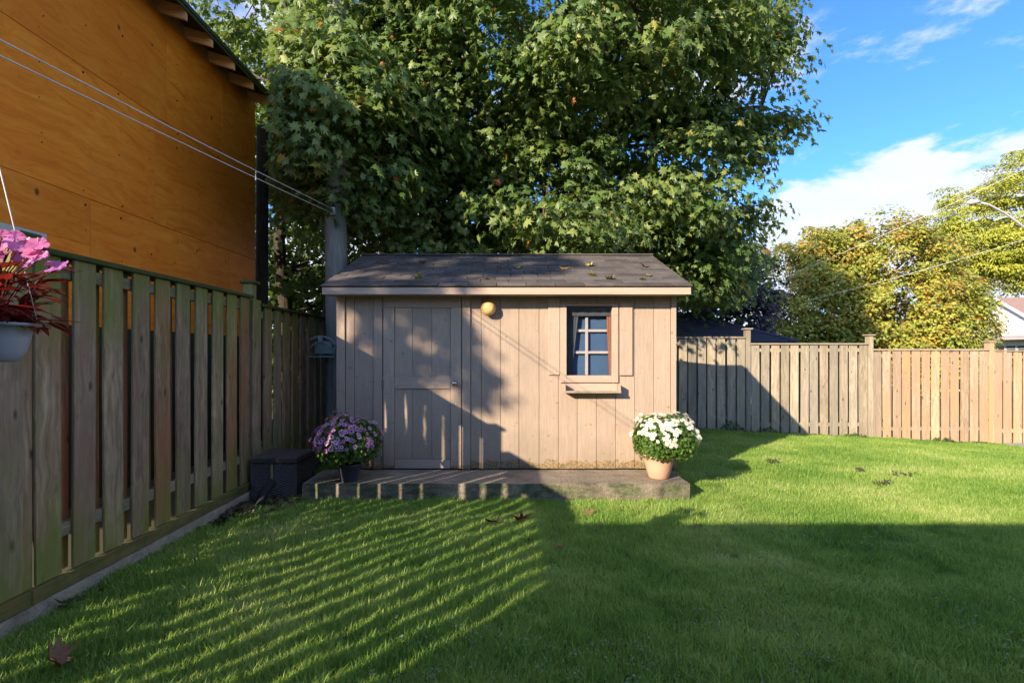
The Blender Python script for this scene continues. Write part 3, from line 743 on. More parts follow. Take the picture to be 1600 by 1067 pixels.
# ------------------------------------------------------------------ plywood building
def building():
    t = thing('plywood_building', 'tall unfinished building clad in orange plywood beyond the left fence', 'building', (-4, 3.3, 0))
    Yn, Yf = 0.0, 4.80; H = 5.34
    # sheets, row by row (faces +X)
    zrows = [0, .46, 1.68, 2.90, 4.12, 5.34]
    MB().box(-.02, -.004, 0, Yf, -.2, 1.679).build('gap_shade_sheet', M['felt'], t)  # added dark sheet imitating the shade seen through the fence gaps
    for r_, (z0, z1) in enumerate(zip(zrows, zrows[1:])):
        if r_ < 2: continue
        cuts = {0: [0, 2.7, 4.8], 1: [0, 1.26, 3.70, 4.8], 2: [0, 1.6, 4.04, 4.8], 3: [0, 2.5, 4.8], 4: [0, .4, 2.7, 3.86, 4.8]}[r_]
        for a, b in zip(cuts, cuts[1:]):
            # the window opening at the near end
            if r_ in (1, 2) and a == 0:
                continue
            MB().cbox(-.018, 0, a + .003, b - .003, z0 + .003, z1 - .003, .0015).build('plywood_sheet', M['plywood'], t, )
    # cladding round the window: opening Y .25..1.12 (world 3.55..4.44), z 1.75..2.46
    wz0, wz1, wy0, wy1 = 1.72, 2.46, .18, 1.13
    for (a, b, c, d_) in ((0, 1.6, wz1, 2.8985), (wy1, 1.6, 1.6815, wz1 - .002), (0, wy0, 1.6815, wz1 - .002), (wy0 + .002, wy1 - .002, 1.6815, wz0)):
        MB().cbox(-.018, 0, a + .001, b - .001, c, d_, .001).build('plywood_sheet', M['plywood'], t)
    mb = MB(); rr_ = random.Random(5)
    for k in range(11):
        for j in range(18):
            y = .2 + k * .445 + rr_.uniform(-.03, .03); z = 1.75 + j * .2 + rr_.uniform(-.09, .09)
            if y > Yf - .05 or z > H - .1 or (y < wy1 + .05 and z < wz1 + .1) or rr_.random() < .35: continue
            q = rr_.choice((.004, .005, .007, .012)); mb.tube([(.0005, y, z), (.003, y, z)], q, 7)
    tag(mb.build('nail_heads', M['nail'], t), kind='stuff')
    w = thing_part('window', t)
    MB().cbox(-.03, .012, wy1 - .055, wy1 - .002, wz0, wz1 - .004).build('frame', M['white_frame'], w)
    MB().cbox(-.03, .012, wy0, wy0 + .05, wz0, wz1 - .004).build('frame', M['white_frame'], w)
    MB().cbox(-.03, .010, wy0 + .051, wy1 - .056, wz1 - .06, wz1 - .004).build('frame', M['white_frame'], w)
    MB().cbox(-.03, .010, wy0 + .051, wy1 - .056, wz0, wz0 + .05).build('frame', M['white_frame'], w)
    MB().cbox(-.035, .0, wy1 - .10, wy1 - .058, wz0 + .052, wz1 - .062).build('sash', M['white_frame'], w)
    MB().box(-.03, -.02, wy0 + .05, wy1 - .1, wz0 + .05, wz1 - .06).build('pane', M['winglass'], w)
    for (a, b, c, d_) in ((0, wy0 - .01, 1.68, 2.55), (wy1 + .01, Yf, 1.68, 2.55), (0, Yf, 2.551, H)): MB().box(-.06, -.037, a, b, c, d_).build('sheathing', M['felt'], t)  # unseen layer added to stop sun leaking through the sheet seams
    # end and back walls, solid so that the building has volume
    mb = MB(); mb.box(-4.0, -.02, Yn, Yn + .1, 0, H - .02); mb.box(-4.0, -.02, Yf - .1, Yf - .002, 0, H - .02); mb.box(-4.0, -3.9, Yn + .1, Yf - .1, 0, H + 1.2); mb.build('end_wall', M['plywood'], t)
    # roof: mono slope rising away from the yard, with rafter tails
    rf = thing_part('roof', t)
    sl = .32
    def rz(x): return H + .13 - (x) * sl
    mb = MB(); x0, x1 = .36, -4.2; y0, y1 = -.25, Yf - .16
    mb.add([(x0, y0, rz(x0)), (x0, y1, rz(x0)), (x1, y1, rz(x1)), (x1, y0, rz(x1)), (x0, y0, rz(x0) + .05), (x0, y1, rz(x0) + .05), (x1, y1, rz(x1) + .05), (x1, y0, rz(x1) + .05)],
           [(0, 3, 2, 1), (4, 5, 6, 7), (0, 1, 5, 4), (1, 2, 6, 5), (2, 3, 7, 6), (3, 0, 4, 7)]); mb.build('deck', M['felt'], rf)
    for k in range(10):
        y = 4.58 - .51 * k
        if y < 0: break
        mb = MB(); a, b = .33, -3.9
        vs = [(a, y - .02, rz(a) - .145), (a, y + .02, rz(a) - .145), (b, y + .02, rz(b) - .145), (b, y - .02, rz(b) - .145),
              (a, y - .02, rz(a) - .004), (a, y + .02, rz(a) - .004), (b, y + .02, rz(b) - .004), (b, y - .02, rz(b) - .004)]
        mb.add(vs, [(0, 3, 2, 1), (4, 5, 6, 7), (0, 1, 5, 4), (1, 2, 6, 5), (2, 3, 7, 6), (3, 0, 4, 7)]); mb.build('rafter', M['rafter'], rf)
    MB().cbox(.332, .350, y0, y1, rz(.34) - .05, rz(.34) - .006).build('fascia', M['felt'], rf)
    tw = MB(); tw.box(-.012, -.002, 0, Yf, H, H + .13); tw.build('frieze', M['rafter'], t)
    return t
building()

# ------------------------------------------------------------------ the house at the viewer's back (its eave shades the near lawn)
def house_behind():
    t = thing('house', 'house at the near end of the lawn whose eave shades the grass', 'house', (0, -.9, 0))
    xl, xr = -3.85, 14.0; ez = 2.58
    mb = MB(); mb.box(xl + .35, xr, -8.0, -.45, -.2, ez - .05); mb.build('wall', M['stucco'], t)
    mb = MB(); a = .3
    mb.add([(xl, 0, ez), (xr + .3, 0, ez), (xr + .3, -8.9, ez), (xl, -8.9, ez), (xl + 4, -4.4, ez + 4.4 * a), (xr - 4, -4.4, ez + 4.4 * a)],
           [(0, 1, 5, 4), (1, 2, 5), (2, 3, 4, 5), (3, 0, 4), (0, 3, 2, 1)]); mb.build('roof', M['shingle'], t)
    MB().cbox(xl, xr + .3, -.001, .02, ez - .16, ez - .002).build('eaves_trough', M['white_frame'], t)
    return t
house_behind()

# ------------------------------------------------------------------ leaves
def leaf_maple():
    pts = [(0, -.46), (.09, -.27), (.34, -.38), (.25, -.12), (.54, .05), (.27, .11), (.33, .32), (.12, .22), (0, .58),
           (-.12, .22), (-.33, .32), (-.27, .11), (-.54, .05), (-.25, -.12), (-.34, -.38), (-.09, -.27)]
    V = [(0, -.05, .0)] + [(x * (.95 if x > 0 else 1), y, -.42 * abs(x) ** 1.3 - .30 * y * abs(y) + .05 * math.sin(i * 2.4)) for i, (x, y) in enumerate(pts)]
    k = len(pts); F = [(0, 1 + i, 1 + (i + 1) % k) for i in range(k)]
    return np.array(V), np.array(F)
def leaf_small():
    pts = [(0, -.45), (.34, -.25), (.48, .10), (.20, .16), (0, .5), (-.20, .16), (-.48, .10), (-.34, -.25)]
    V = [(0, -.02, 0)] + [(x, y, -.2 * abs(x)) for x, y in pts]; k = len(pts)
    return np.array(V), np.array([(0, 1 + i, 1 + (i + 1) % k) for i in range(k)])
def leaf_oval():
    V = [(0, -.5, 0), (.22, -.05, .05), (0, .5, -.06), (-.22, -.05, .05)]
    return np.array(V), np.array([(0, 1, 2), (0, 2, 3)])
def place_leaves(pos, nrm, tip, size, tmpl):
    TV, TF = tmpl; n = len(pos)
    z = nrm / np.linalg.norm(nrm, axis=1, keepdims=True)
    y = tip - (tip * z).sum(1, keepdims=True) * z; y /= np.linalg.norm(y, axis=1, keepdims=True) + 1e-9
    x = np.cross(y, z)
    Mx = np.stack([x, y, z], axis=2)                           # columns
    vr = np.random.default_rng(n); T = np.repeat(TV[None], n, 0)
    T[:, :, 0] *= vr.uniform(.55, 1.08, (n, 1)); T[:, :, 1] *= vr.uniform(.8, 1.1, (n, 1)); T[:, :, 2] *= vr.uniform(-.2, 2.0, (n, 1))
    T[:, :, 0] += T[:, :, 1] * vr.uniform(-.25, .25, (n, 1)); T[:, :, 2] -= vr.uniform(0, .6, (n, 1)) * np.maximum(T[:, :, 1] + .1, 0) ** 2
    T += vr.normal(size=T.shape) * .018
    V = np.einsum('nij,nkj->nki', Mx, T) * size[:, None, None] + pos[:, None, :]
    F = TF[None] + (np.arange(n) * len(TV))[:, None, None]
    return V.reshape(-1, 3), F.reshape(-1, 3)
def clumps_in(ells, r):
    """clump centres spread through a union of ellipsoids, denser near their skins; (centre, outward)"""
    out = []
    for (cx, cy, cz, rx, ry, rz, n) in ells:
        for _ in range(n):
            d_ = r.normal(size=3); d_ /= np.linalg.norm(d_); q = r.uniform(.0, 1) ** .33 if r.uniform() < .35 else r.uniform(.78, 1.03)
            out.append((np.array([cx + d_[0] * rx * q, cy + d_[1] * ry * q, cz + d_[2] * rz * q]), d_))
    return out
def foliage(cl, r, per, rad, size, tmpl, flat=.5, droop=.7, cut=None, upw=.7, sprays=None):
    n = len(cl) * per
    C = np.repeat(np.array([c for c, _ in cl]), per, 0); O = np.repeat(np.array([o for _, o in cl]), per, 0)
    cr = np.repeat(r.uniform(.65, 1.35, len(cl)), per)[:, None]
    crnd = np.repeat(r.uniform(-.22, .22, len(cl)), per)
    d_ = r.normal(size=(n, 3)); d_ /= np.linalg.norm(d_, axis=1, keepdims=True); d_[:, 2] *= flat
    q = r.uniform(0, 1, (n, 1)) ** .5
    pos = C + d_ * q * rad * cr
    pos[:, 2] -= .35 * rad * (q[:, 0] ** 2)
    up = np.array([0, 0, 1.0])
    oh = O.copy(); oh[:, 2] *= .3
    nrm = up * upw + oh * .55 + d_ * .45 + r.normal(size=(n, 3)) * .38
    tip = oh * .5 + d_ * .6 - up * droop + r.normal(size=(n, 3)) * .35
    s = size[0] + (size[1] - size[0]) * r.beta(1.4, 1.8, n)
    rnd = np.clip(np.clip(r.beta(2.2, 2.2, n), 0, 1) * .85 + crnd + .03, 0, .95)
    if cut is not None:
        k = cut(pos); pos, nrm, tip, s, rnd = pos[k], nrm[k], tip[k], s[k], rnd[k]
    return pos, nrm, tip, s, rnd
def limbs(base, top, targets, r0, r, twigs=None, twig_r=.012):
    """trunk from base to top, a curved limb to every target, thin twigs to clump centres"""
    mb = MB(); base, top = Vector(base), Vector(top); n = 10; tp = []
    for i in range(n + 1):
        q = i / n; tp.append(base.lerp(top, q) + Vector((r.uniform(-1, 1), r.uniform(-1, 1), 0)) * .10 * math.sin(q * 3.1))
    mb.tube(tp, [r0 * (1.25 if i == 0 else 1) * (1 - .75 * i / n) for i in range(n + 1)], 10)
    mb2 = MB(); nodes = [(p, r0 * .4) for p in tp[3:]]
    for tg in targets:
        tg = Vector(tg); i0 = min(n - 1, max(2, int(n * (.28 + .5 * max(0, (tg.z - base.z)) / max(.1, (top.z - base.z)) * .8)))); s = tp[i0]
        mid = s.lerp(tg, .5) + Vector((r.uniform(-.3, .3), r.uniform(-.3, .3), .12 * (tg - s).length))
        L_ = []
        for k in range(9):
            q = k / 8; L_.append(s * (1 - q) ** 2 + mid * 2 * q * (1 - q) + tg * q * q)
        rr_ = [r0 * .46 * (1 - .82 * k / 8) for k in range(9)]
        mb2.tube(L_, rr_, 7); nodes += [(p, q) for p, q in zip(L_[2:], rr_[2:])]
    if twigs:
        NP = np.array([p[:] for p, _ in nodes])
        for c in twigs:
            i = int(np.argmin(((NP - c) ** 2).sum(1))); a = Vector(NP[i]); b = Vector(c)
            mid = a.lerp(b, .5) + Vector((r.uniform(-.1, .1), r.uniform(-.1, .1), .08 * (b - a).length))
            mb2.tube([a, mid, b], [twig_r * 1.6, twig_r, twig_r * .35], 4, cap=False)
    return mb, mb2

def tree(name, label, base, top, ells, per, rad, size, tmpl, mat, barkm, r0, seed, group=None, singles=0, cut=None, **kw):
    r = np.random.default_rng(seed); rr_ = random.Random(seed)
    t = thing(name, label, 'tree', base, group)
    off = np.array(base)
    cl = clumps_in(ells, r)
    if cut is not None: cl = [c for c in cl if cut(np.array([c[0]]))[0]]
    pos, nrm, tip, s, rnd = foliage(cl, r, per, rad, size, tmpl, cut=cut, **kw)
    sp = r.uniform(size=len(rnd)) < .012; rnd[sp] = r.uniform(.95, 1, sp.sum())
    keep = np.ones(len(pos), bool)
    if singles:
        pj = np.stack([pos[:, 0] / pos[:, 1], (pos[:, 2] - 1.42) / pos[:, 1]], 1)
        inview = (np.abs(pj[:, 0]) < 1.0) & (pj[:, 1] < .68) & (pj[:, 1] > -.2)
        score = s / pos[:, 1] * inview
        idx = np.argsort(-score)[:singles]; keep[idx] = False
        TV, TF = tmpl; z = nrm[idx] / np.linalg.norm(nrm[idx], axis=1, keepdims=True); y = tip[idx] - (tip[idx] * z).sum(1, keepdims=True) * z
        y /= np.linalg.norm(y, axis=1, keepdims=True); x = np.cross(y, z)
        me = fast_mesh('leaf', TV, TF, M['maple_obj'])
        for k, i in enumerate(idx):
            m3 = Matrix((x[k], y[k], z[k])).transposed().to_4x4() @ Matrix.Scale(float(s[i]), 4)
            m3.translation = Vector(pos[i] - off)
            o = obj('leaf', me, t); o.matrix_local = m3
    V, F = place_leaves(pos[keep] - off, nrm[keep], tip[keep], s[keep], tmpl)
    f = obj('crown', fast_mesh('crown', V, F, mat, np.repeat(rnd[keep], len(tmpl[0]))), t)
    tag(f, kind='stuff')
    lobes = [Vector(e[:3]) - Vector(base) for e in ells]
    extra = []
    for e in ells:
        for _ in range(2): extra.append(Vector((e[0] + rr_.uniform(-.7, .7) * e[3], e[1] + rr_.uniform(-.7, .7) * e[4], e[2] + rr_.uniform(-.2, .6) * e[5])) - Vector(base))
    a, b = limbs((0, 0, -.2), Vector(top) - Vector(base), lobes + extra, r0, rr_, [c[0] - off for c in cl[::2]])
    a.build('trunk', barkm, t); b.build('branches', barkm, t)
    return t

def maple_cut(p):
    # keeps the crown out of the plywood building and above the shed roof
    a = (p[:, 0] < -3.7) & (p[:, 1] < 8.3) & (p[:, 2] < 6.6)
    roof = np.where(p[:, 1] < 6.8, 2.712 - (6.8 - p[:, 1]) * .4, 2.712 - (p[:, 1] - 6.8) * .4) + .12
    b = (np.abs(p[:, 0]) < 2.1) & (p[:, 1] > 5.1) & (p[:, 1] < 8.4) & (p[:, 2] < roof)
    c = (p[:, 2] < 2.35) | (p[:, 1] < 5.6) | ((p[:, 0] / p[:, 1] < -.468) & (p[:, 1] < 8.4) & (p[:, 2] < 7))
    return ~(a | b | c)
MAPLE_E = [(-.6, 10.0, 7.8, 5.0, 3.2, 4.0, 250), (-2.6, 7.5, 4.75, 1.5, 1.35, 1.35, 75), (-1.3, 8.6, 3.7, 1.7, 1.2, .9, 45),
           (.6, 8.9, 4.3, 2.6, 1.3, 1.25, 110), (2.9, 9.5, 4.5, 1.85, 1.5, 1.6, 95), (3.05, 9.1, 6.9, 1.9, 1.6, 1.5, 95),
           (1.0, 7.6, 6.3, 2.7, 1.4, 1.2, 120), (-3.6, 9.4, 7.0, 2.6, 1.6, 2.4, 90), (-.8, 7.9, 5.6, 1.6, 1.2, 1.3, 60), (.7, 7.5, 3.45, 1.0, .6, .4, 14), (-2.3, 6.75, 4.5, 1.05, .8, 1.15, 46), (-3.3, 8.9, 5.2, 1.3, .9, 1.6, 45), (-2.6, 7.2, 6.6, 1.5, .9, 1.3, 50), (4.15, 9.4, 5.6, .95, .8, .5, 18), (4.0, 9.4, 7.9, 1.0, .8, .6, 18), (3.2, 9.9, 2.9, 1.0, .7, .7, 24), (4.2, 11.0, 3.4, 1.0, .8, .9, 26), (3.6, 9.6, 3.4, 1.0, .8, .6, 18)]
tree('maple_tree', 'big green maple tree spreading over the shed roof', (-1.5, 10.6, -.1), (-.6, 10.4, 9.5), MAPLE_E, 84, .62, (.085, .195), leaf_maple(), M['maple'], M['bark'], .27, 11, singles=298, cut=maple_cut)

def bcut(p): return ~((p[:, 0] < -3.4) & (p[:, 1] < 8.4) & (p[:, 0] > -9)) & (p[:, 2] > .2)
for k, (x, y, e, lab) in enumerate((
    (-5.1, 11.6, [(-5.4, 12.2, 5.6, 2.2, 1.8, 4.6, 130), (-5.4, 13.2, 2.4, 2.6, 1.2, 2.2, 200)], 'dark-trunked tree just right of the plywood building corner'),
    (-4.3, 10.6, [(-3.4, 13.2, 6.0, 2.4, 1.8, 4.4, 130), (-2.4, 13.8, 2.2, 2.4, 1.0, 2.0, 130)], 'tree with a dark trunk between the plywood building and the utility pole'),
    (1.3, 14.5, [(1.0, 14.5, 4.8, 3.4, 1.6, 3.2, 130), (4.2, 14.4, 3.8, 2.2, 1.4, 2.0, 60)], 'dark leafy tree far behind the shed roof'))):
    tree('tree', lab, (x, y, -.1), (e[0][0], e[0][1], 8.5), e, 46, .75, (.13, .22), leaf_small(), M['backleaf'], M['bark_dark'], .2, 30 + k, cut=bcut, group='dark trees behind the shed')
tree('plum_tree', 'dark purple-leaved tree behind the garage roof', (6.3, 15.6, 0), (6.2, 15.6, 4.4), [(6.2, 15.4, 3.7, 1.75, 1.3, 1.5, 90), (5.4, 15.3, 4.6, 1.4, 1.1, 1.3, 50), (7.1, 15.3, 2.9, .9, .9, 1.1, 35)], 55, .5, (.10, .17), leaf_small(), M['plumleaf'], M['bark_dark'], .14, 41)
AUT = [(14.0, 19.5, 3.4, 3.6, 2.3, 2.9, 190), (11.3, 19.3, 3.4, 2.2, 1.9, 2.6, 100), (15.5, 19.2, 2.7, 2.1, 1.9, 2.0, 110), (12.0, 19.0, 1.7, 2.7, 1.6, 1.6, 90), (12.9, 19.4, 4.5, 1.3, 1.1, 1.3, 45), (11.6, 19.4, 5.2, 1.0, 1.0, 1.3, 26),
       (14.0, 19.3, 5.7, 1.6, 1.2, 1.0, 40), (16.0, 19.3, 4.9, 1.3, 1.0, 1.3, 30), (15.5, 18.8, 1.2, 1.4, 1.2, 1.0, 45)]
tree('autumn_maple', 'rounded maple turning orange and green behind the right fence', (13.7, 19.6, -.4), (13.7, 19.6, 5.6), AUT, 140, .55, (.09, .155), leaf_small(), M['autumn'], M['bark'], .2, 51, flat=.7)
YEL = [(26.0, 27, 8.4, 3.6, 2.5, 2.6, 110), (29.0, 27, 9.6, 4.0, 2.5, 3.2, 120), (24.8, 26.8, 6.2, 1.9, 2.0, 2.0, 60), (28.2, 26.5, 6.6, 3.9, 2.5, 2.2, 120), (23.6, 26.8, 8.0, .8, 1, .8, 16)]
tree('locust_tree', 'tall yellow-green tree behind the street lamp at the right edge', (44.8, 43.2, -.4), (44.8, 43.2, 15.5), [tuple(v * 1.6 if j < 6 and j != 2 else (v * 1.6 - .85 if j == 2 else v) for j, v in enumerate(e)) for e in YEL], 150, 1.25, (.2, .38), leaf_oval(), M['yellow'], M['bark'], .28, 61, flat=.32, droop=.2)
SH = [(-1.85, 1.5, .22), (-1.5, 1.3, .2), (-1.3, 1.62, .12), (-1.2, 1.3, .22), (-.95, 1.45, .18), (-.75, 1.88, .15), (-.62, 1.55, .18), (-.50, 1.72, .12), (-.46, 1.35, .1),
      (-.26, .98, .17), (-1.7, 2.05, .1), (-.9, 2.1, .12), (-1.3, 2.12, .14), (-.5, 2.15, .1), (-1.85, 1.15, .15)]
tree('shade_tree', 'tree in the neighbouring yard at the left of the house', (-11.6, -5.0, 0), (-11.2, -4.8, 8.5),
     [(x - 8.72, -4.6, z + 5.07, q, .3, q, 3) for x, z, q in SH] + [(-9.9, -4.8, 8.1, 1.3, .8, .38, 60)], 46, .24, (.10, .17), leaf_small(), M['backleaf'], M['bark'], .12, 71)
# distant belt of trees
r = np.random.default_rng(9); n = 9000
ps = np.stack([r.uniform(-90, 110, n), r.uniform(62, 70, n), np.zeros(n)], 1); hh = 4.5 + 2.5 * np.sin(ps[:, 0] * .13) + 1.5 * np.sin(ps[:, 0] * .41 + 1)
ps[:, 2] = r.uniform(0, 1, n) ** .6 * hh - .5
V, F = place_leaves(ps, r.normal(size=(n, 3)) + np.array([0, -.6, .6]), r.normal(size=(n, 3)), r.uniform(.7, 1.3, n), leaf_small())
tag(obj('distant_trees', fast_mesh('distant_trees', V, F, M['backleaf'], np.repeat(r.uniform(0, 1, n), 9))), 'far belt of green trees on the horizon', 'trees', kind='stuff')

# ------------------------------------------------------------------ neighbour's garage roof and white house
def garage():
    t = thing('garage', 'low garage with a dark blue-grey hip roof behind the fence', 'garage', (0, 0, 0))
    x0, x1, y0, y1, ez = 2.6, 7.45, 13.2, 17.5, 1.72
    MB().box(x0 + .3, x1 - .3, y0 + .3, y1 - .3, -.5, ez - .02).build('wall', M['siding_white'], t)
    rx, rzz = 1.55, 2.62
    mid = (y0 + y1) / 2
    rf = MB().add([(x0, y0, ez - .015), (x1, y0, ez - .015), (x1, y1, ez - .015), (x0, y1, ez - .015), (x0 + 2.1, mid, rzz - .015), (x1 - 2.1, mid, rzz - .015)], [(0, 1, 5, 4), (1, 2, 5), (2, 3, 4, 5), (3, 0, 4), (0, 3, 2, 1)]).build('roof', M['shingle_blue'], t)
    # courses of shingles on the slopes seen: each course a real lap
    def courses(a, b, c, d_):     # eave a-b, ridge c-d
        a, b, c, d_ = map(Vector, (a, b, c, d_)); N = 17; mb = MB(); nn = (b - a).cross((c - a) if (c - a).length > .1 else (d_ - a)).normalized()
        if nn.z < 0: nn = -nn
        for i in range(N):
            q0, q1 = i / N, min(1, (i + 1.15) / N)
            p = [a.lerp(c, q0), b.lerp(d_, q0), b.lerp(d_, q1), a.lerp(c, q1)]
            e = [p[0] + nn * .028, p[1] + nn * .028, p[2] + nn * .008, p[3] + nn * .008]
            mb.add(p + e, [(4, 5, 6, 7), (0, 1, 5, 4), (0, 4, 7, 3), (1, 2, 6, 5)])
        o = mb.build('shingle_course', M['shingle_blue'], t); tag(o, kind='stuff')
    L_, R_ = (x0 + 2.1, mid, rzz), (x1 - 2.1, mid, rzz)
    courses((x0, y0, ez), (x1, y0, ez), L_, R_); courses((x1, y0, ez), (x1, y1, ez), R_, R_); courses((x0, y1, ez), (x0, y0, ez), L_, L_)
    MB().tube([(x1, y0, ez + .03), Vector(R_) + Vector((0, 0, .03))], .045, 6).build('hip_cap', M['shingle_blue'], t)
    return t
garage()
def white_house():
    t = thing('bungalow', 'white-gabled brick bungalow with a pinkish roof at the right edge', 'house', (34.6, 36, 0))
    gzb, pk = 2.68, 5.25; hd = 3.9
    # gable wall faces -X; laps of siding
    MB().box(.25, 16, -hd + .3, hd - .3, -1, gzb - .42).build('wall', M['brick'], t)
    mb = MB(); N = 13
    for i in range(N):
        z0 = gzb + (pk - gzb) * i / N; z1 = gzb + (pk - gzb) * (i + 1) / N
        w0 = hd * (1 - i / N) - .05; w1 = max(.02, hd * (1 - (i + 1) / N) - .05)
        mb.add([(-.03, -w0, z0), (-.03, w0, z0), (0, w1, z1), (0, -w1, z1), (.2, -w0, z0), (.2, w0, z0), (.2, w1, z1), (.2, -w1, z1)],
               [(0, 3, 2, 1), (4, 5, 6, 7), (0, 1, 5, 4), (0, 4, 7, 3), (1, 2, 6, 5)])
    tag(mb.build('gable_siding', M['siding_white'], t), kind='stuff')
    rf = thing_part('roof', t)
    for s in (-1, 1):
        y1, z1 = s * (hd + .35), gzb - .2
        MB().add([(-.3, 0, pk + .02), (16, 0, pk + .02), (16, y1, z1), (-.3, y1, z1), (-.3, 0, pk + .14), (16, 0, pk + .14), (16, y1, z1 + .12), (-.3, y1, z1 + .12)],
                 [(0, 3, 2, 1) if s < 0 else (0, 1, 2, 3), (4, 5, 6, 7) if s < 0 else (4, 7, 6, 5), (0, 4, 7, 3), (3, 7, 6, 2)]).build('slope', M['shingle_pink'], rf)
        MB().add([(-.34, 0, pk - .1), (-.34, y1, z1 - .12), (-.34, y1, z1 + .10), (-.34, 0, pk + .12), (-.3, 0, pk - .1), (-.3, y1, z1 - .12), (-.3, y1, z1 + .10), (-.3, 0, pk + .12)],
                 [(0, 1, 2, 3), (4, 7, 6, 5), (0, 4, 5, 1), (2, 6, 7, 3)]).build('rake_board', M['siding_white'], rf)
    MB().add([(-.9, -hd, gzb - .18), (-.9, hd, gzb - .18), (.0, hd, gzb + .1), (0, -hd, gzb + .1), (-.9, -hd, gzb - .3), (-.9, hd, gzb - .3), (0, hd, gzb - .3), (0, -hd, gzb - .3)],
             [(0, 3, 2, 1), (4, 5, 6, 7), (0, 1, 5, 4), (0, 4, 7, 3)]).build('skirt_roof', M['siding_pink'], t)
    MB().box(.05, .24, -hd + .3, hd - .3, gzb - .7, gzb - .31).build('frieze', M['white_frame'], t)
    for yy in (-1.05, 1.4):
        w = thing_part('window', t)
        MB().box(.15, .24, yy - .8, yy + .8, .55, gzb - .72).build('pane', M['winglass'], w)
        for a in (-.8, 0, .8): MB().box(.08, .23, yy + a - .06, yy + a + .06, .55, gzb - .71).build('frame', M['white_frame'], w)
        mb = MB()
        for k in range(7): mb.box(.10, .145, yy - .74, yy + .74, .75 + k * .17, .80 + k * .17)
        tag(mb.build('louvre', M['white_frame'], w), kind='stuff')
    MB().box(-.05, .2, -hd + .3, -2.15, -1, gzb - .72).build('brick_pier', M['brick'], t)
    return t
white_house()
sl = thing('street_lamp', 'grey street lamp with a long curved arm in front of the yellow tree', 'street lamp', (27.2, 25, -.4))
arm = [P(1700, 420, 25), P(1650, 385, 25), P(1600, 355, 25), P(1570, 333, 25), P(1545, 320, 25), P(1530, 316, 25)]
org = Vector((27.2, 25, -.4))
MB().tube([(0, 0, 0), (0, 0, 6.4)], [.12, .08], 10).build('pole', M['galv'], sl)
pts = [Vector((0, 0, 6.0))] + [p - org for p in arm[1:]]
MB().tube(pts, .05, 8).build('arm', M['galv'], sl)
hd_ = arm[-1] - org
MB().tube([hd_ + Vector((.1, 0, .02)), hd_ + Vector((-.15, 0, .02)), hd_ + Vector((-.45, 0, -.02)), hd_ + Vector((-.62, 0, -.05))], [.06, .12, .13, .04], 10).build('lamp_head', M['galv'], sl)
for k, (a, b, lab) in enumerate(((P(1300, 398, 30), P(1700, 212, 22), 'pale overhead wire rising to the right across the yellow tree'), (P(1380, 438, 30), P(1700, 343, 22), 'lower overhead wire passing in front of the autumn maple'))):
    y = 16.8
    a2, b2 = (P(1230 if k == 0 else 1260, 432 if k == 0 else 470, y), P(1720, 205 if k == 0 else 335, y))
    tag(MB().tube(cable(a2, b2, .12, 0), .007, 6).build('overhead_wire', M['wire']), lab, 'overhead wire', 'wires above the right fence')

# dark post at the back corner of the plywood building
tag(MB().tube([(-4.13, 8.55, -.2), (-4.1, 8.55, 5.2)], [.11, .09], 12).build('dark_post', M['dark_pole']), 'dark wooden post against the far corner of the plywood building', 'post')

# ------------------------------------------------------------------ wicker box and pipe
bx = thing('storage_box', 'dark wicker storage box between the left fence and the concrete step', 'storage box', (-2.26, 5.17, 0))
MB().cbox(-.215, .205, -.22, .22, .0, .36, .008).build('body', M['wicker'], bx)
MB().cbox(-.232, .222, -.235, .235, .362, .425, .012).build('lid', M['wicker_trim'], bx)
for sx in (-.222, .197):
    for sy in (-.232, .212): MB().cbox(sx - .004, sx + .022, sy, sy + .022, .0, .36, .004).build('corner_post', M['wicker_trim'], bx)
MB().cbox(-.218, .208, -.228, -.221, .02, .05, .002).build('bottom_band', M['wicker_trim'], bx)
MB().cbox(-.03, -.008, -.240, -.2205, .20, .36, .003).build('strap', M['metal'], bx)
MB().cbox(-.04, .0, -.243, -.236, .363, .42, .003).build('latch', M['wicker_trim'], bx)
tag(MB().tube([P(404, 790, 4.66), P(412, 770, 4.74), P(427, 752, 4.82)], .042, 14).build('drain_pipe', M['pipe']), 'short black pipe leaning against the wicker box', 'pipe')

# ------------------------------------------------------------------ potted flowers
def dome_pts(c, rx, rz, n, r, lo=-.55, hi=1):
    out = []
    for _ in range(n * 4):
        d_ = r.normal(size=3); d_ /= np.linalg.norm(d_)
        if lo < d_[2] < hi: out.append(d_)
        if len(out) == n: break
    return np.array(out)
def flower_meshes(mat, cmat, pet, rad, cup=.35, cr=.3):
    res = []
    for s in range(3):
        r_ = random.Random(s); mb = MB()
        for layer in (0, 1):
            for k in range(pet):
                a = 2 * math.pi * (k + .5 * layer) / pet + r_.uniform(-.1, .1); w = math.pi / pet * 1.05; R1 = rad * (1 - .3 * layer) * r_.uniform(.9, 1.08); z = rad * cup * (.4 + layer * .5)
                c, s_ = math.cos, math.sin
                mb.add([(0, 0, 0), (.55 * R1 * c(a - w), .55 * R1 * s_(a - w), z * .4), (R1 * c(a), R1 * s_(a), z * .8), (.55 * R1 * c(a + w), .55 * R1 * s_(a + w), z * .4)], [(0, 1, 2), (0, 2, 3)])
        me = mb.mesh('flower', mat); me.materials.append(cmat)
        bm = bmesh.new(); bm.from_mesh(me)
        n0 = len(bm.faces)
        v = [bm.verts.new((rad * cr * math.cos(k * 1.047), rad * cr * math.sin(k * 1.047), rad * cup * .7)) for k in range(6)]; top = bm.verts.new((0, 0, rad * cup * 1.1))
        for k in range(6):
            f = bm.faces.new((v[k], v[(k + 1) % 6], top)); f.material_index = 1
        bm.to_mesh(me); bm.free(); res.append(me)
    return res
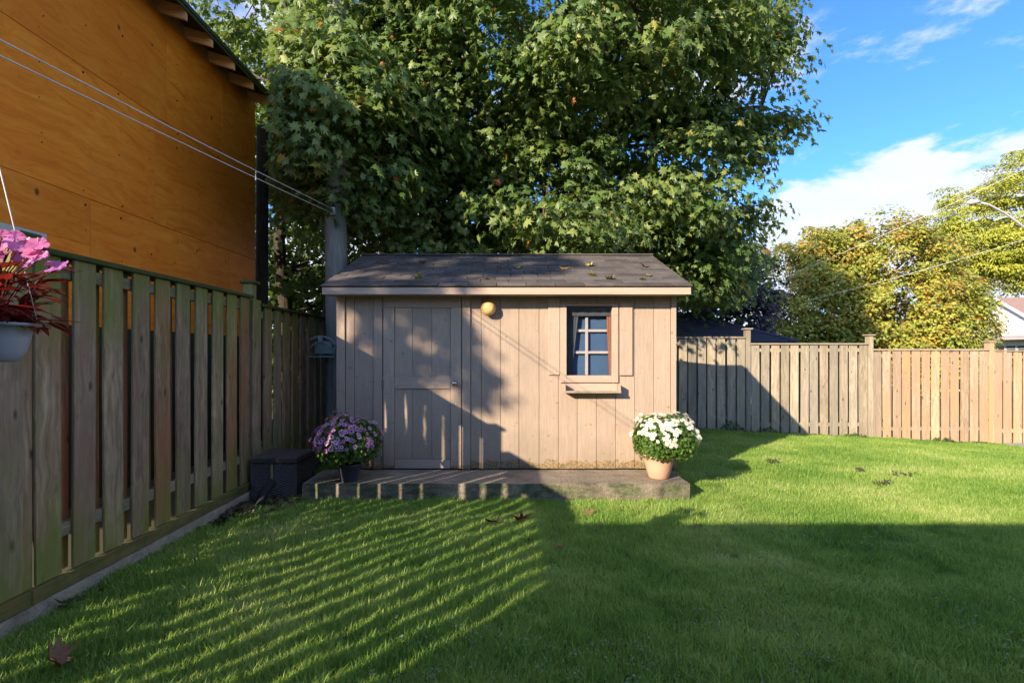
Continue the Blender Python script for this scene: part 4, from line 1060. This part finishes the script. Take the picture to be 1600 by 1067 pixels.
def mum(name, label, loc, prof, potmat, c, rx, rz, petal, centre, nfl, seed, frad=.026, bare=-.05, leafmat_=None, patch=None):
    r = np.random.default_rng(seed)
    t = thing(name, label, 'potted flowers', loc)
    MB().lathe(prof, n=36).build('pot', potmat, t)
    h = max(z for _, z in prof); rt = max(q for q, _ in prof)
    MB().lathe([(0, h - .025), (rt - .012, h - .03)][::-1], n=24).build('soil', M['soil'], t)
    D = dome_pts(c, rx, rz, 6500, r, -.85)
    q = r.uniform(.55, .99, (len(D), 1))
    wob = 1 + .10 * np.sin(D[:, :1] * 6 + seed) + .08 * np.cos(D[:, 1:2] * 8)
    lo = np.where(D[:, 2:3] < 0, .78, 1.0)
    Pp = np.array(c) + D * q * wob * np.array([rx, rx, rz]) * np.concatenate([np.ones_like(lo), np.ones_like(lo), lo], 1)
    V, F = place_leaves(Pp, D + r.normal(size=D.shape) * .5, D * .3 + r.normal(size=D.shape) * .6, r.uniform(.026, .05, len(D)), leaf_small())
    tag(obj('foliage', fast_mesh('foliage', V, F, M['mumleaf'], np.repeat(np.clip(r.beta(2, 2, len(D)), 0, 1), 9)), t), kind='stuff')
    st = MB()
    for k in range(16):
        d_ = D[k * 7]; st.tube([(0, 0, h - .03), (c[0] + d_[0] * rx * .35, c[1] + d_[1] * rx * .35, c[2]), (c[0] + d_[0] * rx * .8, c[1] + d_[1] * rx * .8, c[2] + max(-.2, d_[2]) * rz * .8)], .004, 4, cap=False)
    st.build('stems', M['ivy'], t)
    fm = flower_meshes(petal, centre, 9, frad)
    cnt = 0; used = []
    for d_ in dome_pts(c, rx, rz, 4000, r, bare):
        if patch is not None and not patch(d_): continue
        if any(np.dot(d_, u) > 1 - .0020 * (1 if cnt < nfl * .7 else .5) for u in used): continue
        used.append(d_); cnt += 1
        w = 1 + .10 * math.sin(d_[0] * 6 + seed) + .08 * math.cos(d_[1] * 8)
        p = np.array(c) + d_ * np.array([rx, rx, rz]) * w * r.uniform(1.0, 1.05)
        nn = Vector(d_ * np.array([1, 1, 1.2])) + Vector(r.normal(size=3) * .25)
        o = obj('flower', fm[cnt % 3], t, p, nn.to_track_quat('Z', 'Y').to_euler()); sc = r.uniform(.75, 1.15); o.scale = (sc, sc, sc)
        if cnt >= nfl: break
    return t
mum('flower_pot', 'mauve chrysanthemums in a slate-grey pot at the left end of the step', (-1.556, 5.02, .180),
    [(0, 0), (.078, 0), (.084, .008), (.108, .15), (.116, .152), (.118, .172), (.108, .172), (.10, .14), (0, .12)], M['greypot'], (-.04, 0, .355), .32, .275, M['purplepetal'], M['centre_dark'], 290, 3, .029, -.02)
mum('flower_pot', 'white chrysanthemums in a pale terracotta pot at the right end of the step', (1.511, 5.14, .180),
    [(0, 0), (.090, 0), (.100, .010), (.122, .09), (.140, .17), (.148, .212), (.156, .216), (.158, .240), (.146, .242), (.140, .20), (0, .18)], M['terracotta'], (.055, .0, .37), .335, .26, M['whitepetal'], M['centre_yellow'], 260, 5, .029, .02,
    patch=lambda d_: d_[2] + .35 * d_[0] + .3 * math.sin(d_[0] * 5 + d_[1] * 4) > .18)

def hanging():
    t = thing('hanging_pot', 'pale blue plastic hanging pot of pink impatiens at the left edge', 'hanging flowers', (-1.625, 1.6, 1.395))
    MB().lathe([(0, 0), (.062, 0), (.072, .006), (.088, .03), (.100, .075), (.105, .112), (.124, .113), (.126, .122), (.104, .122), (.095, .08), (0, .07)], n=40).build('pot', M['hangpot'], t)
    MB().lathe([(.098, .10), (0, .108)], n=24).build('soil', M['soil'], t)
    for k in range(3):
        a = k * 2.094 + .5; MB().tube([(.118 * math.cos(a), .118 * math.sin(a), .12), (0, 0, .75)], .0018, 5).build('hanger_wire', M['wire'], t)
    r = random.Random(4)
    # leaves: long and lance-shaped, each its own
    def lance(bend, seed):
        vs = []; fs = []; n = 5
        for i in range(n + 1):
            q = i / n; w = .21 * math.sin(math.pi * min(1, q * .92 + .06)) ** .8 * (1 - .25 * q); y = q; z = -bend * q * q
            vs += [(-w, y, z + .03), (0, y, z), (w, y, z + .03)]
        for i in range(n):
            o = i * 3; fs += [(o, o + 1, o + 4, o + 3), (o + 1, o + 2, o + 5, o + 4)]
        return MB().add(vs, fs, True).mesh('leaf', M['impleaf'])
    lm = [lance(b, k) for k, b in enumerate((.15, .35, .55))]
    stems = MB()
    tips = []
    for k in range(34):
        a = r.uniform(0, 6.283); el = r.uniform(.05, 1.35); L_ = r.uniform(.09, .25) * (1.0 if el > .5 else .85)
        d_ = Vector((math.cos(a) * math.cos(el), math.sin(a) * math.cos(el), math.sin(el)))
        s = Vector((r.uniform(-.05, .05), r.uniform(-.05, .05), .10)); e = s + d_ * L_ + Vector((0, 0, .02)); m_ = s.lerp(e, .5) + Vector((0, 0, .02))
        stems.tube([s, m_, e], [.004, .0035, .0025], 5, cap=False); tips.append((e, d_))
        for j in range(8):
            q = r.uniform(.3, 1.0); p = s.lerp(e, q); an = r.uniform(0, 6.283); out = (Vector((math.cos(an), math.sin(an), r.uniform(-.35, .35))) + d_ * .6).normalized()
            o = obj('leaf', r.choice(lm), t, p); up = Vector((0, 0, 1)); z = (up - out * up.dot(out)).normalized() + Vector((r.uniform(-.3, .3), r.uniform(-.3, .3), 0)); z.normalize(); x = out.cross(z).normalized(); z = x.cross(out)
            o.matrix_local = Matrix.Translation(p) @ Matrix((x, out, z)).transposed().to_4x4() @ Matrix.Scale(r.uniform(.065, .105), 4)
    stems.build('stems', M['impleaf'], t)
    # flowers: five rounded, slightly wavy petals
    def bloom(s):
        rr_ = random.Random(s); mb = MB()
        for k in range(5):
            a = 2 * math.pi * k / 5 + rr_.uniform(-.1, .1); n = 7; vs = [(0, 0, 0)]
            for i in range(n):
                q = (i / (n - 1) - .5) * 1.5; rr2 = .030 * (1 - .14 * abs(q) ** 2) * (1 + .06 * math.cos(q * 6)); vs.append((rr2 * math.cos(a + q * .98), rr2 * math.sin(a + q * .98), .004 + .003 * math.cos(i * 2.3) + .002 * k))
            for i in range(n):
                q = (i / (n - 1) - .5) * 1.5; vs.append((.015 * math.cos(a + q * .9), .015 * math.sin(a + q * .9), .003 + .001 * k))
            fs = [(0, n + 1 + i, n + 2 + i) for i in range(n - 1)] + [(n + 1 + i, 1 + i, 2 + i, n + 2 + i) for i in range(n - 1)]
            mb.add(vs, fs, True)
        return mb.mesh('flower', M['pinkpetal'])
    bm_ = [bloom(s) for s in range(3)]
    spots = [(28, 388), (42, 382), (52, 398), (35, 402), (18, 378), (60, 384), (5, 385), (48, 410), (66, 402), (12, 398), (25, 370), (85, 415), (92, 421), (-12, 380), (-25, 395), (-40, 385), (55, 392), (3, 368), (-10, 400)]
    for k, (qx, qy) in enumerate(spots):
        p = P(qx, qy, 1.52 + .10 * r.random()) - Vector(t.location)
        nn = Vector((r.uniform(-.4, .5), r.uniform(-1, -.3), r.uniform(.1, .9)))
        o = obj('flower', bm_[k % 3], t, p, nn.to_track_quat('Z', 'Y').to_euler()); q = r.uniform(.75, 1.15); o.scale = (q, q, q)
        s = MB().tube([p, p * .5 + Vector((0, 0, .10)), Vector((0, 0, .1))], .0022, 4, cap=False)
        s.build('flower_stem', M['impleaf'], t)
    t.location = (-1.2675, 1.248, 1.4005); t.scale = (.78,) * 3
    hk = thing('plant_hook', 'black iron hook holding the hanging pot', 'plant hook', (-1.677, 1.248, 0))
    MB().tube([(0, 0, -.2), (0, 0, 1.95), (.03, 0, 2.07), (.11, 0, 2.14), (.28, 0, 2.14), (.37, 0, 2.08), (.40, 0, 2.02), (.4095, 0, 1.985)], .008, 8).build('rod', M['pipe'], hk)
hanging()

# ------------------------------------------------------------------ fallen leaves and litter, each its own thing
TV, TF = leaf_maple()
def curled(seed, mat):
    r = random.Random(seed); V = TV.copy(); c = r.uniform(.5, 1.4)
    V[:, 2] = c * (V[:, 0] ** 2) * 1.1 + .5 * c * V[:, 1] ** 2 + np.array([r.uniform(-.05, .05) for _ in range(len(V))])
    V2 = V.copy(); V2[:, 2] -= .012
    F2 = TF[:, ::-1] + len(V)
    return fast_mesh('fallen_leaf', np.concatenate([V, V2]), np.concatenate([TF, F2]), mat)
def roofz(y): return 2.108 + (y - 5.285) * .3987 + .03
def drop(px, py, mat, size, label, where='lawn', k=0, group=None):
    if where == 'roof':
        # intersect the view ray with the roof plane
        t = (py - 553) / 800; y = 5.285; 
        for _ in range(40):
            z = roofz(y); yy = (1.42 - z) / t; y = .5 * y + .5 * yy if yy > 0 else y
        # direct solve: 1.42 - t*y = 2.138 + (y-5.285)*.3987
        y = (1.42 - 2.138 + 5.285 * .3987) / (.3987 + t); z = roofz(y); tilt = math.atan(.3987)
    elif where == 'slab': z = .19; y = (1.42 - z) * 800 / (py - 553); tilt = 0
    else:
        z = .045; y = (1.42 - z) * 800 / (py - 553)
        for _ in range(6): z = gz((px - 794) * y / 800, y) + .05; y = (1.42 - z) * 800 / (py - 553)
        tilt = 0
    x = (px - 794) * y / 800; r = random.Random(k * 7 + 1)
    o = obj('fallen_leaf', curled(k, mat), None, (x, y, z), (tilt + r.uniform(-.25, .25), r.uniform(-.25, .25), r.uniform(0, 6.28)))
    o.scale = (size,) * 3
    return tag(o, label, 'fallen leaf', group or ('leaves fallen on the roof' if where == 'roof' else 'leaves fallen on the lawn'))
drop(770, 815, M['dry'], .15, 'brown curled leaf on the grass, left of the pair below the step', k=1)
drop(816, 811, M['dryred'], .16, 'russet curled leaf on the grass, right of the pair below the step', k=2)
drop(920, 801, M['dry'], .12, 'dry brown leaf on the sunlit grass below the white flowers side of the step', k=3)
drop(1090, 820, M['dry'], .09, 'small tan leaf on the edge of the long shadow right of the step', k=4)
drop(875, 853, M['dryred'], .07, 'small reddish leaf in the shaded grass below the step', k=5)
drop(103, 942, M['mumleaf'], .10, 'pale green leaf lying beside the left concrete footing', k=6)
o = drop(88, 1040, M['dry'], .13, 'large crumpled brown leaf in the bottom left corner', k=7); o.rotation_euler = (.5, .35, .9); o.location.z += .04; o.scale = (.12, .17, .42)
for k, (px, py, m_, s, lab) in enumerate((
    (655, 435, 'dryyellow', .14, 'yellow-green leaf near the middle of the left part of the roof'), (882, 420, 'dryorange', .13, 'orange leaf high on the middle of the roof'),
    (922, 415, 'dryyellow', .12, 'yellow leaf right of the orange leaf near the ridge'), (925, 431, 'dryyellow', .11, 'yellow leaf halfway down the roof above the window'),
    (953, 436, 'dryyellow', .13, 'large yellow leaf on the roof above the right shutter'), (1004, 437, 'dryyellow', .09, 'small yellow leaf low on the right end of the roof'),
    (1008, 417, 'dry', .12, 'curled tan leaf near the right end of the ridge'), (1015, 431, 'dryyellow', .07, 'tiny yellow leaf on the right rake of the roof'),
    (598, 411, 'dry', .09, 'brown leaf near the left end of the ridge'), (660, 411, 'dry', .10, 'brown leaf near the ridge above the door'), (680, 433, 'dry', .06, 'tiny brown leaf on the roof right of the yellow-green one'),
    (782, 418, 'dryorange', .09, 'small orange leaf on the roof above the wall light'), (760, 436, 'dryyellow', .07, 'tiny yellow leaf low on the roof above the wall light'), (808, 419, 'dryyellow', .09, 'yellow leaf on the shaded middle of the roof'))):
    drop(px, py, M[m_], s, lab, 'roof', 20 + k)
# leaf litter heap at the foot of the fence
r = np.random.default_rng(3); n = 130
ps = np.stack([r.uniform(-2.5, -1.95, n), r.uniform(4.35, 4.95, n), r.uniform(.02, .06, n)], 1)
V, F = place_leaves(ps, r.normal(size=(n, 3)) * .4 + np.array([0, 0, 1]), r.normal(size=(n, 3)), r.uniform(.05, .11, n), leaf_maple())
M['litter'] = leafmat('leaf_litter', [(0, (.04, .03, .02)), (.6, (.12, .08, .05)), (.85, (.20, .15, .10)), (1, (.16, .2, .08))], trans=.1, under=0)
tag(obj('leaf_litter', fast_mesh('leaf_litter', V, F, M['litter'], np.repeat(r.uniform(0, 1, n), len(TV)))), 'brown leaf litter heaped before the wicker box', 'leaf litter', kind='stuff')
n = 260; ps = np.stack([-2.5 + np.abs(r.normal(size=n)) * .05, r.uniform(2.8, 4.9, n), r.uniform(.005, .03, n)], 1)
V, F = place_leaves(ps, r.normal(size=(n, 3)) * .4 + np.array([0, 0, 1]), r.normal(size=(n, 3)), r.uniform(.02, .05, n), leaf_small())
tag(obj('leaf_litter', fast_mesh('leaf_litter', V, F, M['litter'], np.repeat(r.uniform(0, .7, n), 9))), 'dark crumbled litter along the foot of the left fence', 'leaf litter', kind='stuff')
# grass clippings lumps
for k, (px, py, s, lab) in enumerate(((1408, 741, .10, 'largest dark clump of clippings on the sunlit lawn'), (1380, 755, .07, 'dark clump of clippings just below the largest one'), (1209, 721, .05, 'small dark clump of clippings near the shed shadow'), (1344, 735, .03, 'tiny dark clump of clippings in the middle of the sunlit lawn'))):
    z = gz((px - 794) * 7 / 800, 6) + .05; y = (1.42 - z) * 800 / (py - 553); x = (px - 794) * y / 800
    mb = MB(); rr_ = random.Random(k)
    for _ in range(34):
        a = rr_.uniform(0, 6.28); q = s * math.sqrt(rr_.random()); p = Vector((q * math.cos(a) * 1.5, q * math.sin(a) * .8, rr_.uniform(-.02, .02))); d_ = Vector((rr_.uniform(-1, 1), rr_.uniform(-1, 1), rr_.uniform(-.1, .5))) * .03
        mb.tube([p, p + d_], .005, 4)
    tag(mb.build('grass_clump', M['clod'], None, (x, y, z + .01)), lab, 'clippings', 'dark clumps on the lawn')
# clover and weeds: small leaves among the grass
r = np.random.default_rng(5); n = 1500
ps = np.stack([r.uniform(-.6, 4.5, n), r.uniform(1.9, 4.2, n), np.zeros(n)], 1)
from mathutils import noise as mn
kp = np.array([mn.noise(Vector((p[0] * 1.1, p[1] * 1.1, 3.3))) > .08 for p in ps]); ps = ps[kp]; n = len(ps)
ps = np.repeat(ps, 4, 0) + r.normal(size=(n * 4, 3)) * np.array([.02, .02, 0]); ps[:, 2] = r.uniform(.035, .065, len(ps)); n = len(ps)
V, F = place_leaves(ps, r.normal(size=(n, 3)) * .35 + np.array([0, 0, 1]), r.normal(size=(n, 3)), r.uniform(.010, .020, n), leaf_small())
M['clover'] = leafmat('clover_leaf', [(0, (.09, .16, .07)), (1, (.20, .28, .15))], trans=.2, under=0)
tag(obj('clover', fast_mesh('clover', V, F, M['clover'], np.repeat(r.uniform(0, 1, n), 9))), 'patches of clover in the shaded near lawn', 'clover', kind='stuff')
# weeds along the foot of the back fence
n = 1500; ps = np.stack([r.uniform(2.0, 11.5, n), 9.93 - np.abs(r.normal(size=n)) * .06, np.zeros(n)], 1)
hh = np.clip(np.sin(ps[:, 0] * 3.1) + np.sin(ps[:, 0] * 7.7), .15, 2) * .09 * np.where(ps[:, 0] < 5.5, 1.3, .5)
ps[:, 2] = [gz(p[0], p[1]) for p in ps]; ps[:, 2] += r.uniform(0, 1, n) * hh + .02
V, F = place_leaves(ps, r.normal(size=(n, 3)) * .6 + np.array([0, -.6, .6]), r.normal(size=(n, 3)), r.uniform(.03, .07, n), leaf_small())
tag(obj('weeds', fast_mesh('weeds', V, F, M['ivy'], np.repeat(r.uniform(0, 1, n), 9))), 'low green weeds along the foot of the back fence', 'weeds', kind='stuff')
